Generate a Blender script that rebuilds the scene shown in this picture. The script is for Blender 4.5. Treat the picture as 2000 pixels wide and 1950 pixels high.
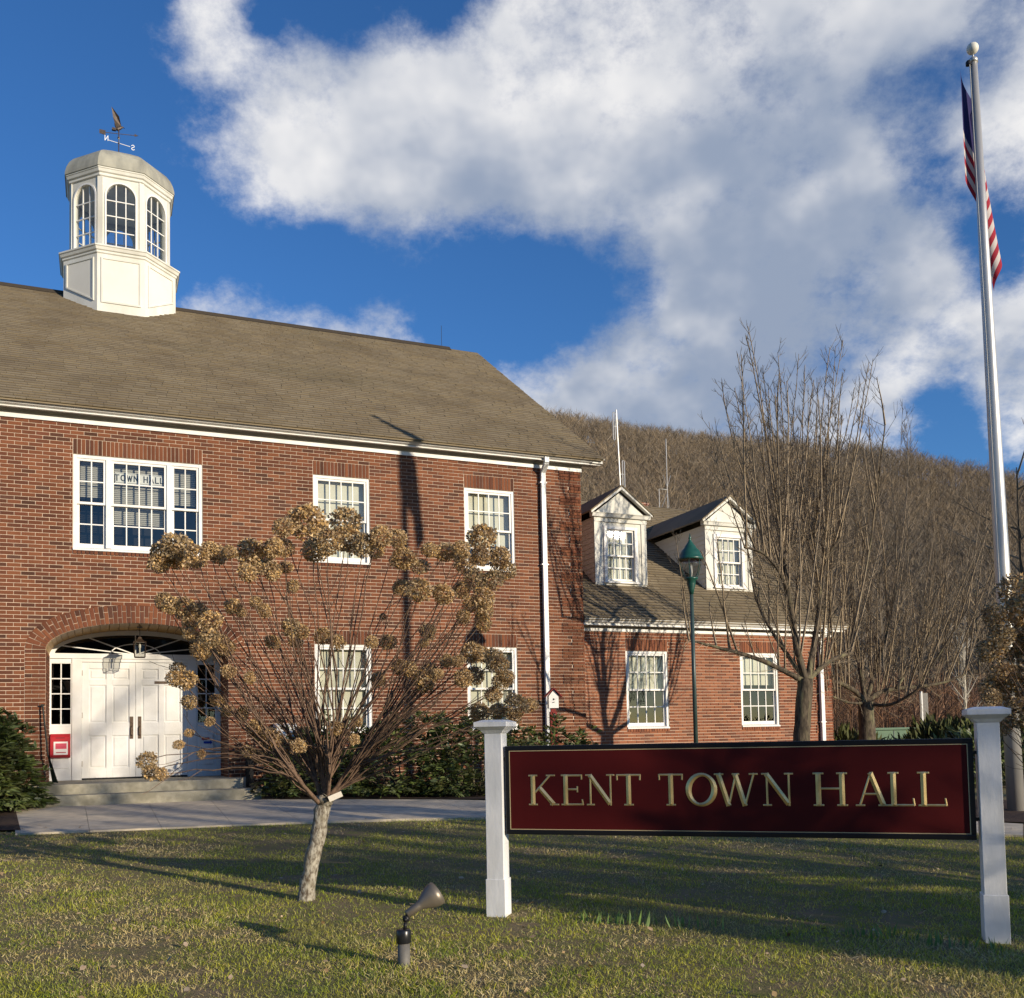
import bpy, bmesh, math, random
import numpy as np
from mathutils import Vector, Matrix
random.seed(7); rng = np.random.default_rng(7)
R = math.radians
scene = bpy.context.scene
for o in list(bpy.data.objects): bpy.data.objects.remove(o)
col = scene.collection

# ------------------------------------------------------------------ camera
F, CY, PITCH, ROLL = 1896.76, 1341.33, .0512563, -.0204458     # focal length / principal row in photo pixels
CAMZ = .96
fw = Vector((0, math.cos(PITCH), math.sin(PITCH))); up0 = Vector((0, -math.sin(PITCH), math.cos(PITCH)))
rt = Vector((1, 0, 0)) * math.cos(ROLL) + up0 * math.sin(ROLL)
up = up0 * math.cos(ROLL) - Vector((1, 0, 0)) * math.sin(ROLL)
cd = bpy.data.cameras.new('camera'); cam = bpy.data.objects.new('camera', cd); col.objects.link(cam)
cam.matrix_world = Matrix(((rt.x, up.x, -fw.x, 0), (rt.y, up.y, -fw.y, 0), (rt.z, up.z, -fw.z, CAMZ), (0, 0, 0, 1)))
cd.sensor_fit = 'HORIZONTAL'; cd.sensor_width = 36; cd.lens = F / 2000 * 36
cd.shift_y = (CY - 975) / 2000; cd.clip_start = .05; cd.clip_end = 3000
scene.camera = cam
CAM = Vector((0, 0, CAMZ))
def ray(x, y): return fw + rt * ((x - 1000) / F) - up * ((y - CY) / F)
def at(x, y, Y): q = ray(x, y); return CAM + q * (Y / q.y)          # a photo point at depth Y

# ------------------------------------------------------------------ world, sun, exposure
SUN_AZ, SUN_EL = R(52), R(12.2)                                     # measured from behind the camera to the right
tosun = Vector((math.sin(SUN_AZ) * math.cos(SUN_EL), -math.cos(SUN_AZ) * math.cos(SUN_EL), math.sin(SUN_EL)))
world = bpy.data.worlds.new('World'); scene.world = world; world.use_nodes = True
wt = world.node_tree; wt.nodes.clear()
class NT:
    """small helper for writing node trees"""
    def __init__(s, t): s.t = t
    def n(s, typ, **k):
        nd = s.t.nodes.new(typ)
        for a, b in k.items():
            if a[0] == 'i' and a[1:].isdigit(): s.put(nd.inputs[int(a[1:])], b)
            else: setattr(nd, a, b)
        return nd
    def put(s, sock, v):
        if isinstance(v, bpy.types.NodeSocket): s.t.links.new(v, sock)
        elif isinstance(v, bpy.types.Node): s.t.links.new(v.outputs[0], sock)
        else: sock.default_value = v
    def math(s, op, a, b=0.0, c=0.0, clamp=False):
        nd = s.n('ShaderNodeMath', operation=op, use_clamp=clamp); s.put(nd.inputs[0], a); s.put(nd.inputs[1], b); s.put(nd.inputs[2], c); return nd.outputs[0]
    def vmath(s, op, a, b=(0, 0, 0)):
        nd = s.n('ShaderNodeVectorMath', operation=op); s.put(nd.inputs[0], a); s.put(nd.inputs[1], b)
        return nd.outputs['Value'] if op in ('DISTANCE', 'LENGTH', 'DOT_PRODUCT') else nd.outputs[0]
    def rng(s, v, a, b, c=0.0, d=1.0, smooth=True):
        nd = s.n('ShaderNodeMapRange', interpolation_type='SMOOTHSTEP' if smooth else 'LINEAR')
        for i, q in enumerate((v, a, b, c, d)): s.put(nd.inputs[i], q)
        return nd.outputs[0]
    def mix(s, f, a, b, blend='MIX'):
        nd = s.n('ShaderNodeMix', data_type='RGBA', blend_type=blend); s.put(nd.inputs[0], f); s.put(nd.inputs[6], a); s.put(nd.inputs[7], b); return nd.outputs[2]
    def noise(s, vec, scale, detail=4, rough=.55, dist=0.0, out=0):
        nd = s.n('ShaderNodeTexNoise'); s.put(nd.inputs['Vector'], vec)
        nd.inputs['Scale'].default_value = scale; nd.inputs['Detail'].default_value = detail
        nd.inputs['Roughness'].default_value = rough; nd.inputs['Distortion'].default_value = dist
        return nd.outputs[out]
W_ = NT(wt)
sky = W_.n('ShaderNodeTexSky', sky_type='NISHITA', sun_disc=False, sun_elevation=SUN_EL, sun_rotation=math.pi - SUN_AZ,
           altitude=150, air_density=1.0, dust_density=.25, ozone_density=3.0)
gen = W_.n('ShaderNodeTexCoord').outputs['Generated']
def skydir(x, y): return tuple(ray(x, y).normalized())
# cumulus banks: (photo column, row, radius in photo pixels, weight); directions in the sky, so they stay put when the camera moves
BANK = [(430, 130, 190, .55), (600, 260, 250, .85), (850, 270, 280, .95), (1150, 280, 280, .95), (1430, 180, 280, .9), (1000, 120, 200, .45),
        (1560, 400, 260, .9), (1580, 590, 200, .8), (1800, 60, 210, .7), (2000, 60, 170, .6), (1730, 520, 190, .6), (2040, 270, 130, .55),
        (1230, 740, 200, .95), (1080, 800, 140, .7), (1450, 740, 220, .9), (1700, 680, 190, .7), (1930, 740, 170, .7), (2030, 600, 110, .5),
        (430, 612, 80, .55), (620, 632, 85, .55), (770, 662, 75, .55), (915, 645, 60, .75), (985, 730, 70, .7), (400, 40, 110, .40), (1800, 890, 90, .5)]
GAP = [(110, 250, 330, 1.1), (960, 560, 190, 1.1), (640, 540, 120, .9), (1200, 570, 120, .8), (1060, 660, 90, .6), (1720, 215, 90, .95), (1860, 870, 90, .8), (1790, 360, 80, .8), (1900, 140, 80, .6), (700, 40, 70, .7), (500, 40, 60, .5),
       (860, 10, 100, 1.0), (600, 5, 90, .8), (1960, 470, 90, .95), (1830, 770, 60, .5), (1330, 575, 70, .4)]
GREY = [(680, 410, 190, .8), (1000, 430, 210, .9), (1330, 440, 220, .9), (1600, 560, 200, .7), (1200, 830, 200, 1.0), (1480, 830, 190, .8), (1500, 270, 190, .55), (1750, 560, 150, .5), (1800, 200, 260, .60), (1930, 700, 120, .35), (1560, 60, 180, .4)]
def cloud_noise(v, scale, det, rough=.58):
    return W_.math('SUBTRACT', W_.noise(v, scale, det, rough), .5)
vdir = W_.vmath('NORMALIZE', gen)
zdir = W_.math('MAXIMUM', W_.n('ShaderNodeSeparateXYZ', i0=vdir).outputs[2], 0.0)
pv = W_.n('ShaderNodeVectorMath', operation='SCALE', i0=vdir); W_.put(pv.inputs['Scale'], W_.math('DIVIDE', 1.0, W_.math('ADD', zdir, .75))); pv = pv.outputs[0]
def blobs(lst, sg, k):
    a = None
    for x, y, r, w in lst:
        t = W_.rng(W_.vmath('DISTANCE', vdir, skydir(x, y)), 0.0, r * k / F, sg * w, 0.0)
        a = t if a is None else W_.math('ADD', a, t)
    return a
acc = W_.math('ADD', blobs(BANK, 1, 1.5), blobs(GAP, -1, 1.5))
acc = W_.math('MINIMUM', W_.math('MAXIMUM', W_.math('MULTIPLY', acc, 1.25), -.9), 1.35)
n0 = W_.math('MULTIPLY', cloud_noise(pv, 9.5, 9, .66), 4.1)
c0 = W_.math('ADD', n0, W_.math('SUBTRACT', acc, .60))
dens = W_.rng(c0, -.50, .85)
m0 = cloud_noise(pv, 8.5, 4, .5); m1 = cloud_noise(W_.vmath('ADD', pv, (-.026, 0, .042)), 8.5, 4, .5)
lit = W_.math('ADD', W_.math('MULTIPLY_ADD', W_.math('SUBTRACT', m0, m1), 2.1, .74), W_.math('MULTIPLY', blobs(GREY, -1, 1.9), .46))
lit = W_.rng(lit, -.15, 1.0)
cloudcol = W_.mix(lit, (2.75, 3.3, 4.35, 1), (8.4, 8.25, 8.1, 1))
hs = W_.n('ShaderNodeHueSaturation'); hs.inputs['Saturation'].default_value = 1.12; hs.inputs['Value'].default_value = 1.25
W_.put(hs.inputs['Color'], sky.outputs[0])
tint = W_.mix(1.0, hs.outputs[0], (.64, .85, 1.12, 1), 'MULTIPLY')
skycol = W_.mix(W_.math('MULTIPLY', dens, .95), tint, cloudcol)
bg = W_.n('ShaderNodeBackground'); W_.put(bg.inputs[0], skycol); bg.inputs[1].default_value = .10
world.cycles.sampling_method = 'MANUAL'; world.cycles.sample_map_resolution = 512
wo = W_.n('ShaderNodeOutputWorld'); W_.put(wo.inputs[0], bg)

sd = bpy.data.lights.new('sun', 'SUN'); sd.energy = 4.9; sd.angle = R(.53); sd.color = (1.0, .86, .67)
so = bpy.data.objects.new('sun', sd); col.objects.link(so); so.rotation_euler = tosun.to_track_quat('Z', 'Y').to_euler(); so.location = (30, -25, 25)
vs = scene.view_settings; vs.view_transform = 'Standard'; vs.look = 'None'; vs.exposure = .2; vs.gamma = 1; vs.use_curve_mapping = False
scene.render.engine = 'CYCLES'
scene.cycles.max_bounces = 5; scene.cycles.transparent_max_bounces = 10; scene.cycles.diffuse_bounces = 2; scene.cycles.glossy_bounces = 2

# ------------------------------------------------------------------ materials
MATS = {}
def mat(name, c1, c2=None, scale=6, rough=.75, bump=0, bscale=60, metal=0, rnd=0, spec=.3, detail=5, stretch=None, c3=None, trans=0):
    """procedural material: world-position noise between colours, optional per-piece variation and fine relief"""
    m = bpy.data.materials.new(name); m.use_nodes = True; t = m.node_tree; t.nodes.clear(); N = NT(t)
    pos = N.n('ShaderNodeNewGeometry')
    P = pos.outputs['Position']
    if stretch: P = N.vmath('MULTIPLY', P, stretch)
    c = (*c1, 1)
    if c2: c = N.mix(N.rng(N.noise(P, scale, detail), .32, .68), (*c1, 1), (*c2, 1))
    if c3: c = N.mix(N.rng(N.noise(P, scale * .23, 3), .5, .72), c, (*c3, 1))
    if rnd:
        oi = N.n('ShaderNodeObjectInfo').outputs['Random']
        f = N.math('FRACT', N.math('ADD', oi, pos.outputs['Random Per Island']))
        h = N.n('ShaderNodeHueSaturation'); N.put(h.inputs['Color'], c); N.put(h.inputs['Value'], N.rng(f, 0, 1, 1 - rnd, 1 + rnd, False))
        N.put(h.inputs['Saturation'], N.rng(N.math('FRACT', N.math('MULTIPLY', f, 7.3)), 0, 1, 1 - rnd * .5, 1 + rnd * .4, False)); c = h.outputs[0]
    b = N.n('ShaderNodeBsdfPrincipled'); N.put(b.inputs['Base Color'], c); b.inputs['Roughness'].default_value = rough
    b.inputs['Metallic'].default_value = metal; b.inputs['Specular IOR Level'].default_value = spec
    if bump:
        bp = N.n('ShaderNodeBump'); bp.inputs['Strength'].default_value = bump; bp.inputs['Distance'].default_value = .01
        N.put(bp.inputs['Height'], N.noise(P, bscale, 6, .65)); N.put(b.inputs['Normal'], bp.outputs[0])
    sh = b.outputs[0]
    if trans:
        tr = N.n('ShaderNodeBsdfTranslucent'); N.put(tr.inputs[0], c)
        mx = N.n('ShaderNodeMixShader'); mx.inputs[0].default_value = trans; N.put(mx.inputs[1], sh); N.put(mx.inputs[2], tr.outputs[0]); sh = mx.outputs[0]
    o = N.n('ShaderNodeOutputMaterial'); N.put(o.inputs[0], sh)
    MATS[name] = m; return m
def ramp_mat(name, stops, rough=.85, streak=.25, bump=.4, bscale=90, spec=.2, stain=None, fine=45):
    """piece-by-piece colour (bricks, shingles, stone): a random value per piece picks from the stops"""
    m = bpy.data.materials.new(name); m.use_nodes = True; t = m.node_tree; t.nodes.clear(); N = NT(t)
    g = N.n('ShaderNodeNewGeometry'); P = g.outputs['Position']
    f = N.math('FRACT', N.math('ADD', N.n('ShaderNodeObjectInfo').outputs['Random'], g.outputs['Random Per Island']))
    r = N.n('ShaderNodeValToRGB'); r.color_ramp.interpolation = 'LINEAR'; e = r.color_ramp.elements
    while len(e) < len(stops): e.new(.5)
    for i, (p, c) in enumerate(stops): e[i].position = p; e[i].color = (*c, 1)
    N.put(r.inputs[0], f); c = r.outputs[0]
    c = N.mix(N.math('MULTIPLY', N.rng(N.noise(P, fine, 5, .7), .35, .7), streak), c, (.62, .6, .6, 1), 'MULTIPLY')
    c = N.mix(N.math('MULTIPLY', N.rng(N.noise(P, .9, 4), .40, .68), .5), c, (.62, .60, .60, 1), 'MULTIPLY')
    if stain: c = N.mix(N.math('MULTIPLY', N.rng(N.noise(P, stain[0], 4), .5, .75), stain[2]), c, (*stain[1], 1))
    b = N.n('ShaderNodeBsdfPrincipled'); N.put(b.inputs['Base Color'], c); b.inputs['Roughness'].default_value = rough; b.inputs['Specular IOR Level'].default_value = spec
    bp = N.n('ShaderNodeBump'); bp.inputs['Strength'].default_value = bump; bp.inputs['Distance'].default_value = .004
    N.put(bp.inputs['Height'], N.noise(P, bscale, 6, .7)); N.put(b.inputs['Normal'], bp.outputs[0])
    o = N.n('ShaderNodeOutputMaterial'); N.put(o.inputs[0], b.outputs[0]); MATS[name] = m; return m
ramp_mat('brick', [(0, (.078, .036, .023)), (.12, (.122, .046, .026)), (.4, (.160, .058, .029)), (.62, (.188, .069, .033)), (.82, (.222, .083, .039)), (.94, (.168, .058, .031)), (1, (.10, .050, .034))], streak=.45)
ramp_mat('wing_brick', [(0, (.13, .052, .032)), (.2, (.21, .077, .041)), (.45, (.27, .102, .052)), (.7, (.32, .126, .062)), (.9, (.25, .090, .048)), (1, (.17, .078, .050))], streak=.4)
mat('mortar', (.62, .48, .36), (.48, .37, .28), 9, .9, .5, 120)
ramp_mat('shingle', [(0, (.215, .172, .110)), (.25, (.240, .194, .124)), (.5, (.270, .220, .142)), (.75, (.250, .200, .126)), (1, (.225, .180, .114))], rough=.95, streak=.4, bump=.6, bscale=220, stain=(.35, (.12, .105, .066), .35), fine=130)
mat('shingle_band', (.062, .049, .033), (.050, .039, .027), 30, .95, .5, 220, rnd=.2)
mat('white', (.80, .79, .75), (.73, .72, .68), 5, .5, .2, 40, spec=.4, c3=(.68, .66, .60))
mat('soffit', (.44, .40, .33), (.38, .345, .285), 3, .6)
mat('asphalt', (.05, .05, .052), (.038, .038, .04), 5, .9, .5, 60)
mat('old_white', (.72, .71, .64), (.60, .59, .52), 2.2, .6, .2, 30, c3=(.50, .47, .38), stretch=(1, 1, .35))
mat('panel_cream', (.74, .71, .62), (.69, .66, .57), 1.5, .55)
mat('lead', (.40, .385, .31), (.28, .275, .23), 2.6, .75, .4, 25, c3=(.19, .185, .16), stretch=(2, 2, .35))
mat('gutter', (.78, .77, .73), (.70, .69, .65), 4, .4, spec=.5)
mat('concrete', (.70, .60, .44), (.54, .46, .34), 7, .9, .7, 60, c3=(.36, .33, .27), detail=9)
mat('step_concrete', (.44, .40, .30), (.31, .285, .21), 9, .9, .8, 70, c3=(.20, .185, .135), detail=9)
mat('wood_soffit', (.36, .22, .07), (.27, .15, .045), 8, .5, .2, 30, stretch=(1, 1, 8))
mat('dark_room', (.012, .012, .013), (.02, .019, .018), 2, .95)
mat('shade_cloth', (.70, .66, .50), (.64, .60, .45), 4, .9)
mat('blind', (.66, .63, .53), (.60, .57, .48), 4, .6)
mat('brass', (.17, .12, .085), (.11, .075, .05), 30, .38, metal=.8)
mat('iron', (.012, .012, .013), None, rough=.45)
mat('red_paint', (.46, .020, .030), (.38, .018, .026), 6, .45)
mat('paper', (.78, .74, .70)); mat('paper_red', (.62, .10, .15)); mat('flyer_red', (.42, .02, .05)); mat('flyer_blue', (.02, .05, .36))
mat('birdhouse_red', (.24, .030, .026), (.17, .024, .02), 12, .7, .2)
mat('lamp_green', (.010, .060, .046), (.014, .085, .062), 8, .35, spec=.6)
mat('pole_green', (.040, .068, .062), (.05, .083, .075), 8, .4, spec=.5)
mat('alu', (.58, .57, .53), (.50, .49, .46), 1.2, .40, metal=.55, stretch=(6, 6, .6))
mat('galv', (.50, .50, .48), (.40, .40, .39), 9, .5, metal=.5)
mat('post_white', (.78, .78, .77), (.68, .68, .66), 9, .5, .25, 26, c3=(.58, .56, .50), stretch=(1, 1, .3))
mat('gold', (.80, .62, .30), (.66, .48, .20), 9, .36, metal=.75)
mat('gold_line', (.55, .44, .24), None, rough=.5)
mat('sign_red', (.082, .007, .0065), (.068, .006, .0055), 2, .5, spec=.16)
mat('sign_black', (.008, .008, .010), None, rough=.3, spec=.5)
mat('plate_white', (.74, .72, .62), (.68, .66, .57), 6, .5); mat('letter_dark', (.03, .035, .03))
mat('bronze_light', (.25, .215, .17), (.20, .175, .14), 6, .42, metal=.55)
mat('pvc', (.17, .16, .145), (.12, .115, .105), 12, .6); mat('pvc_black', (.014, .015, .017), None, rough=.3, spec=.5)
mat('petal', (.76, .55, .28), (.58, .385, .18), 26, .8, rnd=.45, trans=.35, c3=(.28, .165, .08))
mat('petal_grey', (.50, .39, .23), (.32, .225, .115), 26, .8, rnd=.45, trans=.25)
mat('stem', (.20, .128, .082), (.10, .064, .044), 40, .8, .3, 150)
mat('hyd_bark', (.44, .41, .33), (.10, .075, .05), 46, .9, 1.0, 70, c3=(.24, .21, .15), stretch=(1, 1, .5), detail=8)
mat('bark', (.125, .098, .066), (.042, .032, .023), 24, .9, 1.0, 38, c3=(.17, .155, .085), stretch=(1, 1, .3))
mat('twig', (.32, .25, .16), (.20, .152, .10), 14, .85, rnd=.2)
mat('far_twig', (.285, .22, .145), (.175, .135, .092), .05, .9, rnd=.45, c3=(.15, .125, .095))
mat('brush_twig', (.22, .115, .065), (.16, .095, .055), .5, .9, rnd=.3)
mat('hill_soil', (.20, .14, .085), (.14, .10, .062), .04, .95)
mat('birch', (.62, .57, .46), (.48, .43, .34), 9, .8)
mat('rhodo', (.085, .118, .032), (.135, .165, .052), 7, .42, rnd=.4, spec=.5, c3=(.12, .11, .04), trans=.12)
mat('juniper', (.06, .075, .022), (.10, .105, .035), 6, .8, rnd=.35)
mat('mulch', (.085, .052, .034), (.045, .028, .02), 22, .95, 1.0, 60)
mat('soil', (.21, .155, .085), (.17, .165, .05), 9, .95, 1.0, 60, c3=(.24, .175, .10))
mat('blade', (.31, .39, .045), (.54, .53, .09), 3.5, .75, rnd=.45, trans=.45, c3=(.46, .40, .15))
mat('straw', (.68, .56, .26), (.50, .39, .17), 6, .8, rnd=.4, trans=.2)
mat('moss', (.12, .105, .018), (.085, .060, .018), 12, .9)
mat('daffodil', (.13, .22, .06), (.20, .30, .09), 20, .5, rnd=.25, trans=.2)
mat('dry_leaf', (.33, .22, .12), (.45, .34, .21), 30, .8, rnd=.4)
mat('utility_green', (.34, .50, .33), (.30, .45, .30), 3, .5)
mat('flag_red', (.40, .025, .045), (.34, .02, .04), 6, .8, trans=.25); mat('flag_white', (.62, .57, .53), None, rough=.8, trans=.25); mat('flag_blue', (.025, .022, .11), None, rough=.8, trans=.1)
mat('rope', (.6, .58, .52)); mat('vane_metal', (.10, .075, .06), (.06, .05, .045), 20, .5, metal=.5); mat('vane_white', (.72, .74, .76))
mat('broom_green', (.02, .075, .05)); mat('shovel_pole', (.03, .035, .03)); mat('tag_white', (.72, .66, .55))
mat('lampshade', (.55, .45, .33))
def glassmat(name, f0, tintc):
    m = bpy.data.materials.new(name); m.use_nodes = True; t = m.node_tree; t.nodes.clear(); N = NT(t)
    tr = N.n('ShaderNodeBsdfTransparent'); tr.inputs[0].default_value = (*tintc, 1)
    gl = N.n('ShaderNodeBsdfGlossy'); gl.inputs['Roughness'].default_value = .015
    bp = N.n('ShaderNodeBump'); bp.inputs['Strength'].default_value = .05; bp.inputs['Distance'].default_value = .02
    ge = N.n('ShaderNodeNewGeometry'); N.put(bp.inputs['Height'], N.noise(ge.outputs['Position'], 2.5, 2)); N.put(gl.inputs['Normal'], bp.outputs[0])
    c = N.math('ABSOLUTE', N.vmath('DOT_PRODUCT', ge.outputs['Normal'], ge.outputs['Incoming']))          # reflectance of thin glass, the same from both sides
    fr = N.math('MULTIPLY_ADD', N.math('POWER', N.math('SUBTRACT', 1.0, c), 5.0), 1 - f0, f0)
    mx = N.n('ShaderNodeMixShader'); N.put(mx.inputs[0], fr); N.put(mx.inputs[1], tr.outputs[0]); N.put(mx.inputs[2], gl.outputs[0])
    o = N.n('ShaderNodeOutputMaterial'); N.put(o.inputs[0], mx.outputs[0]); MATS[name] = m
glassmat('glass', .085, (.86, .89, .90)); glassmat('lamp_glass', .06, (.80, .80, .77))

# ------------------------------------------------------------------ mesh helpers
class MB:
    def __init__(s): s.v = []; s.f = []; s.m = []
    def add(s, vs, fs, mi=0):
        b = len(s.v); s.v += [tuple(p) for p in vs]; s.f += [tuple(b + i for i in f) for f in fs]; s.m += [mi] * len(fs); return s
    def box(s, x0, x1, y0, y1, z0, z1, mi=0):
        return s.add([(x0, y0, z0), (x1, y0, z0), (x1, y1, z0), (x0, y1, z0), (x0, y0, z1), (x1, y0, z1), (x1, y1, z1), (x0, y1, z1)],
                     [(0, 1, 5, 4), (1, 2, 6, 5), (2, 3, 7, 6), (3, 0, 4, 7), (4, 5, 6, 7), (3, 2, 1, 0)], mi)
    def prism(s, poly, y0, y1, mi=0):
        """poly: (x, z) counter-clockwise seen from -y; extruded from y0 (front) to y1"""
        n = len(poly); vs = [(x, y0, z) for x, z in poly] + [(x, y1, z) for x, z in poly]
        return s.add(vs, [tuple(range(n)), tuple(range(2 * n - 1, n - 1, -1))] + [(i, i + n, (i + 1) % n + n, (i + 1) % n) for i in range(n)], mi)
    def sweep(s, prof, x0, x1, mi=0):
        """prof: (y, z) outline swept along x"""
        n = len(prof); vs = [(x0, y, z) for y, z in prof] + [(x1, y, z) for y, z in prof]
        return s.add(vs, [tuple(range(n)), tuple(range(2 * n - 1, n - 1, -1))] + [(i, i + n, (i + 1) % n + n, (i + 1) % n) for i in range(n)], mi)
    def tube(s, pts, rad, n=6, mi=0, cap=True):
        pts = [Vector(p) for p in pts]; b = len(s.v); m = len(pts)
        if not hasattr(rad, '__len__'): rad = [rad] * m
        for i, p in enumerate(pts):
            d = (pts[min(i + 1, m - 1)] - pts[max(i - 1, 0)])
            d = d.normalized() if d.length > 1e-9 else Vector((0, 0, 1))
            a = d.cross(Vector((0, 1, 0)) if abs(d.y) < .9 else Vector((1, 0, 0))).normalized(); c = d.cross(a)
            for k in range(n):
                t = 2 * math.pi * k / n; q = p + (a * math.cos(t) + c * math.sin(t)) * rad[i]; s.v.append(q[:])
        for i in range(m - 1):
            for k in range(n):
                s.f.append((b + i * n + k, b + i * n + (k + 1) % n, b + (i + 1) * n + (k + 1) % n, b + (i + 1) * n + k)); s.m.append(mi)
        if cap and n > 3:
            s.f.append(tuple(b + k for k in range(n - 1, -1, -1))); s.m.append(mi)
            s.f.append(tuple(b + (m - 1) * n + k for k in range(n))); s.m.append(mi)
        return s
    def lathe(s, prof, n=16, c=(0, 0, 0), mi=0, rot=0.0):
        """prof: (radius, z) from bottom to top"""
        b = len(s.v); c = Vector(c)
        for r, z in prof:
            for k in range(n):
                t = 2 * math.pi * k / n + rot; s.v.append((c.x + r * math.cos(t), c.y + r * math.sin(t), c.z + z))
        for i in range(len(prof) - 1):
            for k in range(n):
                s.f.append((b + i * n + k, b + i * n + (k + 1) % n, b + (i + 1) * n + (k + 1) % n, b + (i + 1) * n + k)); s.m.append(mi)
        if prof[0][0] > 1e-4: s.f.append(tuple(b + k for k in range(n - 1, -1, -1))); s.m.append(mi)
        if prof[-1][0] > 1e-4: s.f.append(tuple(b + (len(prof) - 1) * n + k for k in range(n))); s.m.append(mi)
        return s
    def xf(s, fn, start=0):
        for i in range(start, len(s.v)): s.v[i] = tuple(fn(Vector(s.v[i])))
        return s
    def mesh(s, name, mats, smooth=False):
        me = bpy.data.meshes.new(name); me.from_pydata(s.v, [], s.f); me.validate()
        for m in (mats if isinstance(mats, (list, tuple)) else [mats]): me.materials.append(MATS[m])
        if len(me.polygons) == len(s.m): me.polygons.foreach_set('material_index', s.m)
        if smooth: me.polygons.foreach_set('use_smooth', [True] * len(me.polygons))
        return me
    def build(s, name, mats, parent=None, smooth=False, loc=None, bevel=0):
        o = link(name, s.mesh(name, mats, smooth), parent)
        if loc: o.location = loc
        if bevel:
            m = o.modifiers.new('bevel', 'BEVEL'); m.width = bevel; m.segments = 2; m.limit_method = 'ANGLE'
        return o
def link(name, data, parent=None):
    o = bpy.data.objects.new(name, data); col.objects.link(o)
    if parent: o.parent = parent
    return o
def empty(name, loc=(0, 0, 0), rz=0.0):
    o = link(name, None); o.location = loc; o.rotation_euler = (0, 0, rz); o.empty_display_size = .2; return o
def tag(o, label, cat, group=None):
    o['label'] = label; o['category'] = cat
    if group: o['group'] = group
    return o
def struct(o): o['kind'] = 'structure'; return o
def stuff(o): o['kind'] = 'stuff'; return o
def np_mesh(name, V, Fc, mats, mi=None, smooth=False):
    V = np.asarray(V, np.float32); Fc = np.asarray(Fc, np.int32); k = Fc.shape[1]
    me = bpy.data.meshes.new(name); me.vertices.add(len(V)); me.vertices.foreach_set('co', V.ravel())
    me.loops.add(Fc.size); me.loops.foreach_set('vertex_index', Fc.ravel()); me.polygons.add(len(Fc))
    me.polygons.foreach_set('loop_start', np.arange(0, Fc.size, k, dtype=np.int32))
    for m in (mats if isinstance(mats, (list, tuple)) else [mats]): me.materials.append(MATS[m])
    if mi is not None: me.polygons.foreach_set('material_index', np.asarray(mi, np.int32))
    if smooth: me.polygons.foreach_set('use_smooth', np.ones(len(Fc), bool))
    me.update(); return me
# ------------------------------------------------------------------ ground
def gz(y): return -.0375 * max(0.0, 15 - y)
def ground_at(x, y):
    q = ray(x, y); t = (-.0375 * 15 - CAMZ) / (q.z - .0375 * q.y); p = CAM + q * t
    return p if (t > 0 and p.y < 15) else CAM + q * (-CAMZ / q.z)
TH = .400575
def wld(s, o, z): return Vector((s * math.cos(TH) - o * math.sin(TH), 19.56354 + s * math.sin(TH) + o * math.cos(TH), z))
mb = MB()
ys = [-80, -30, 2] + [4 + i * .5 for i in range(23)] + [22, 40, 70, 120, 300]
xs = [-200, -60, -25] + [-14 + i for i in range(29)] + [25, 60, 200]
def gh(x, y):
    return (gz(y) if y > 4 else -.4125) + (.012 * math.sin(x * 2.1 + y) * math.cos(y * 1.7) if 4 < y < 12 and abs(x) < 14 else 0) - .02 - (.02 if y > 12.5 else 0)
for y in ys:
    for x in xs: mb.v.append((x, y, gh(x, y)))
nx = len(xs)
for j in range(len(ys) - 1):
    for i in range(nx - 1): mb.f.append((j * nx + i, j * nx + i + 1, (j + 1) * nx + i + 1, (j + 1) * nx + i)); mb.m.append(0)
struct(mb.build('lawn', 'soil', smooth=True))
f = MB(); f.add([(-200, -34, -.425), (200, -34, -.425), (200, -4.5, -.425), (-200, -4.5, -.425)], [(0, 1, 2, 3)]); struct(f.build('road', 'asphalt'))
# concrete walkway: near edge gently curving, cast in separate slabs with joints
near = [(-6.15, 12.02), (-5.3, 12.17), (-4.45, 12.31), (-3.6, 12.46), (-2.75, 12.6), (-1.6, 12.72), (-.4, 12.72), (.8, 12.5), (2.0, 12.05), (3.2, 11.45), (4.3, 10.8), (5.3, 10.2), (6.4, 9.45), (7.6, 8.6), (9, 7.6)]
far = [(-7.75, 15.1), (-6.8, 15.45), (-5.9, 15.75), (-5.0, 16.1), (-4.1, 16.1), (-2.7, 15.7), (-1.2, 15.2), (0.2, 14.6), (1.6, 13.9), (2.9, 13.1), (4.2, 12.2), (5.75, 11.05), (7.0, 10.1), (8.3, 9.2), (9.8, 8.1)]
wk = struct(link('walkway', None))
def L2(a, b, t): return (a[0] + (b[0] - a[0]) * t, a[1] + (b[1] - a[1]) * t)
for i in range(len(near) - 1):
    q = [L2(near[i], near[i + 1], .003), L2(near[i], near[i + 1], .997), L2(far[i], far[i + 1], .997), L2(far[i], far[i + 1], .003)]
    m = MB(); m.add([(x, y, gz(y) + .004) for x, y in q] + [(x, y, gz(y) - .1) for x, y in q], [(0, 1, 2, 3), (0, 4, 5, 1), (1, 5, 6, 2), (2, 6, 7, 3), (3, 7, 4, 0)])
    m.build('slab', 'concrete', wk)
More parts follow.
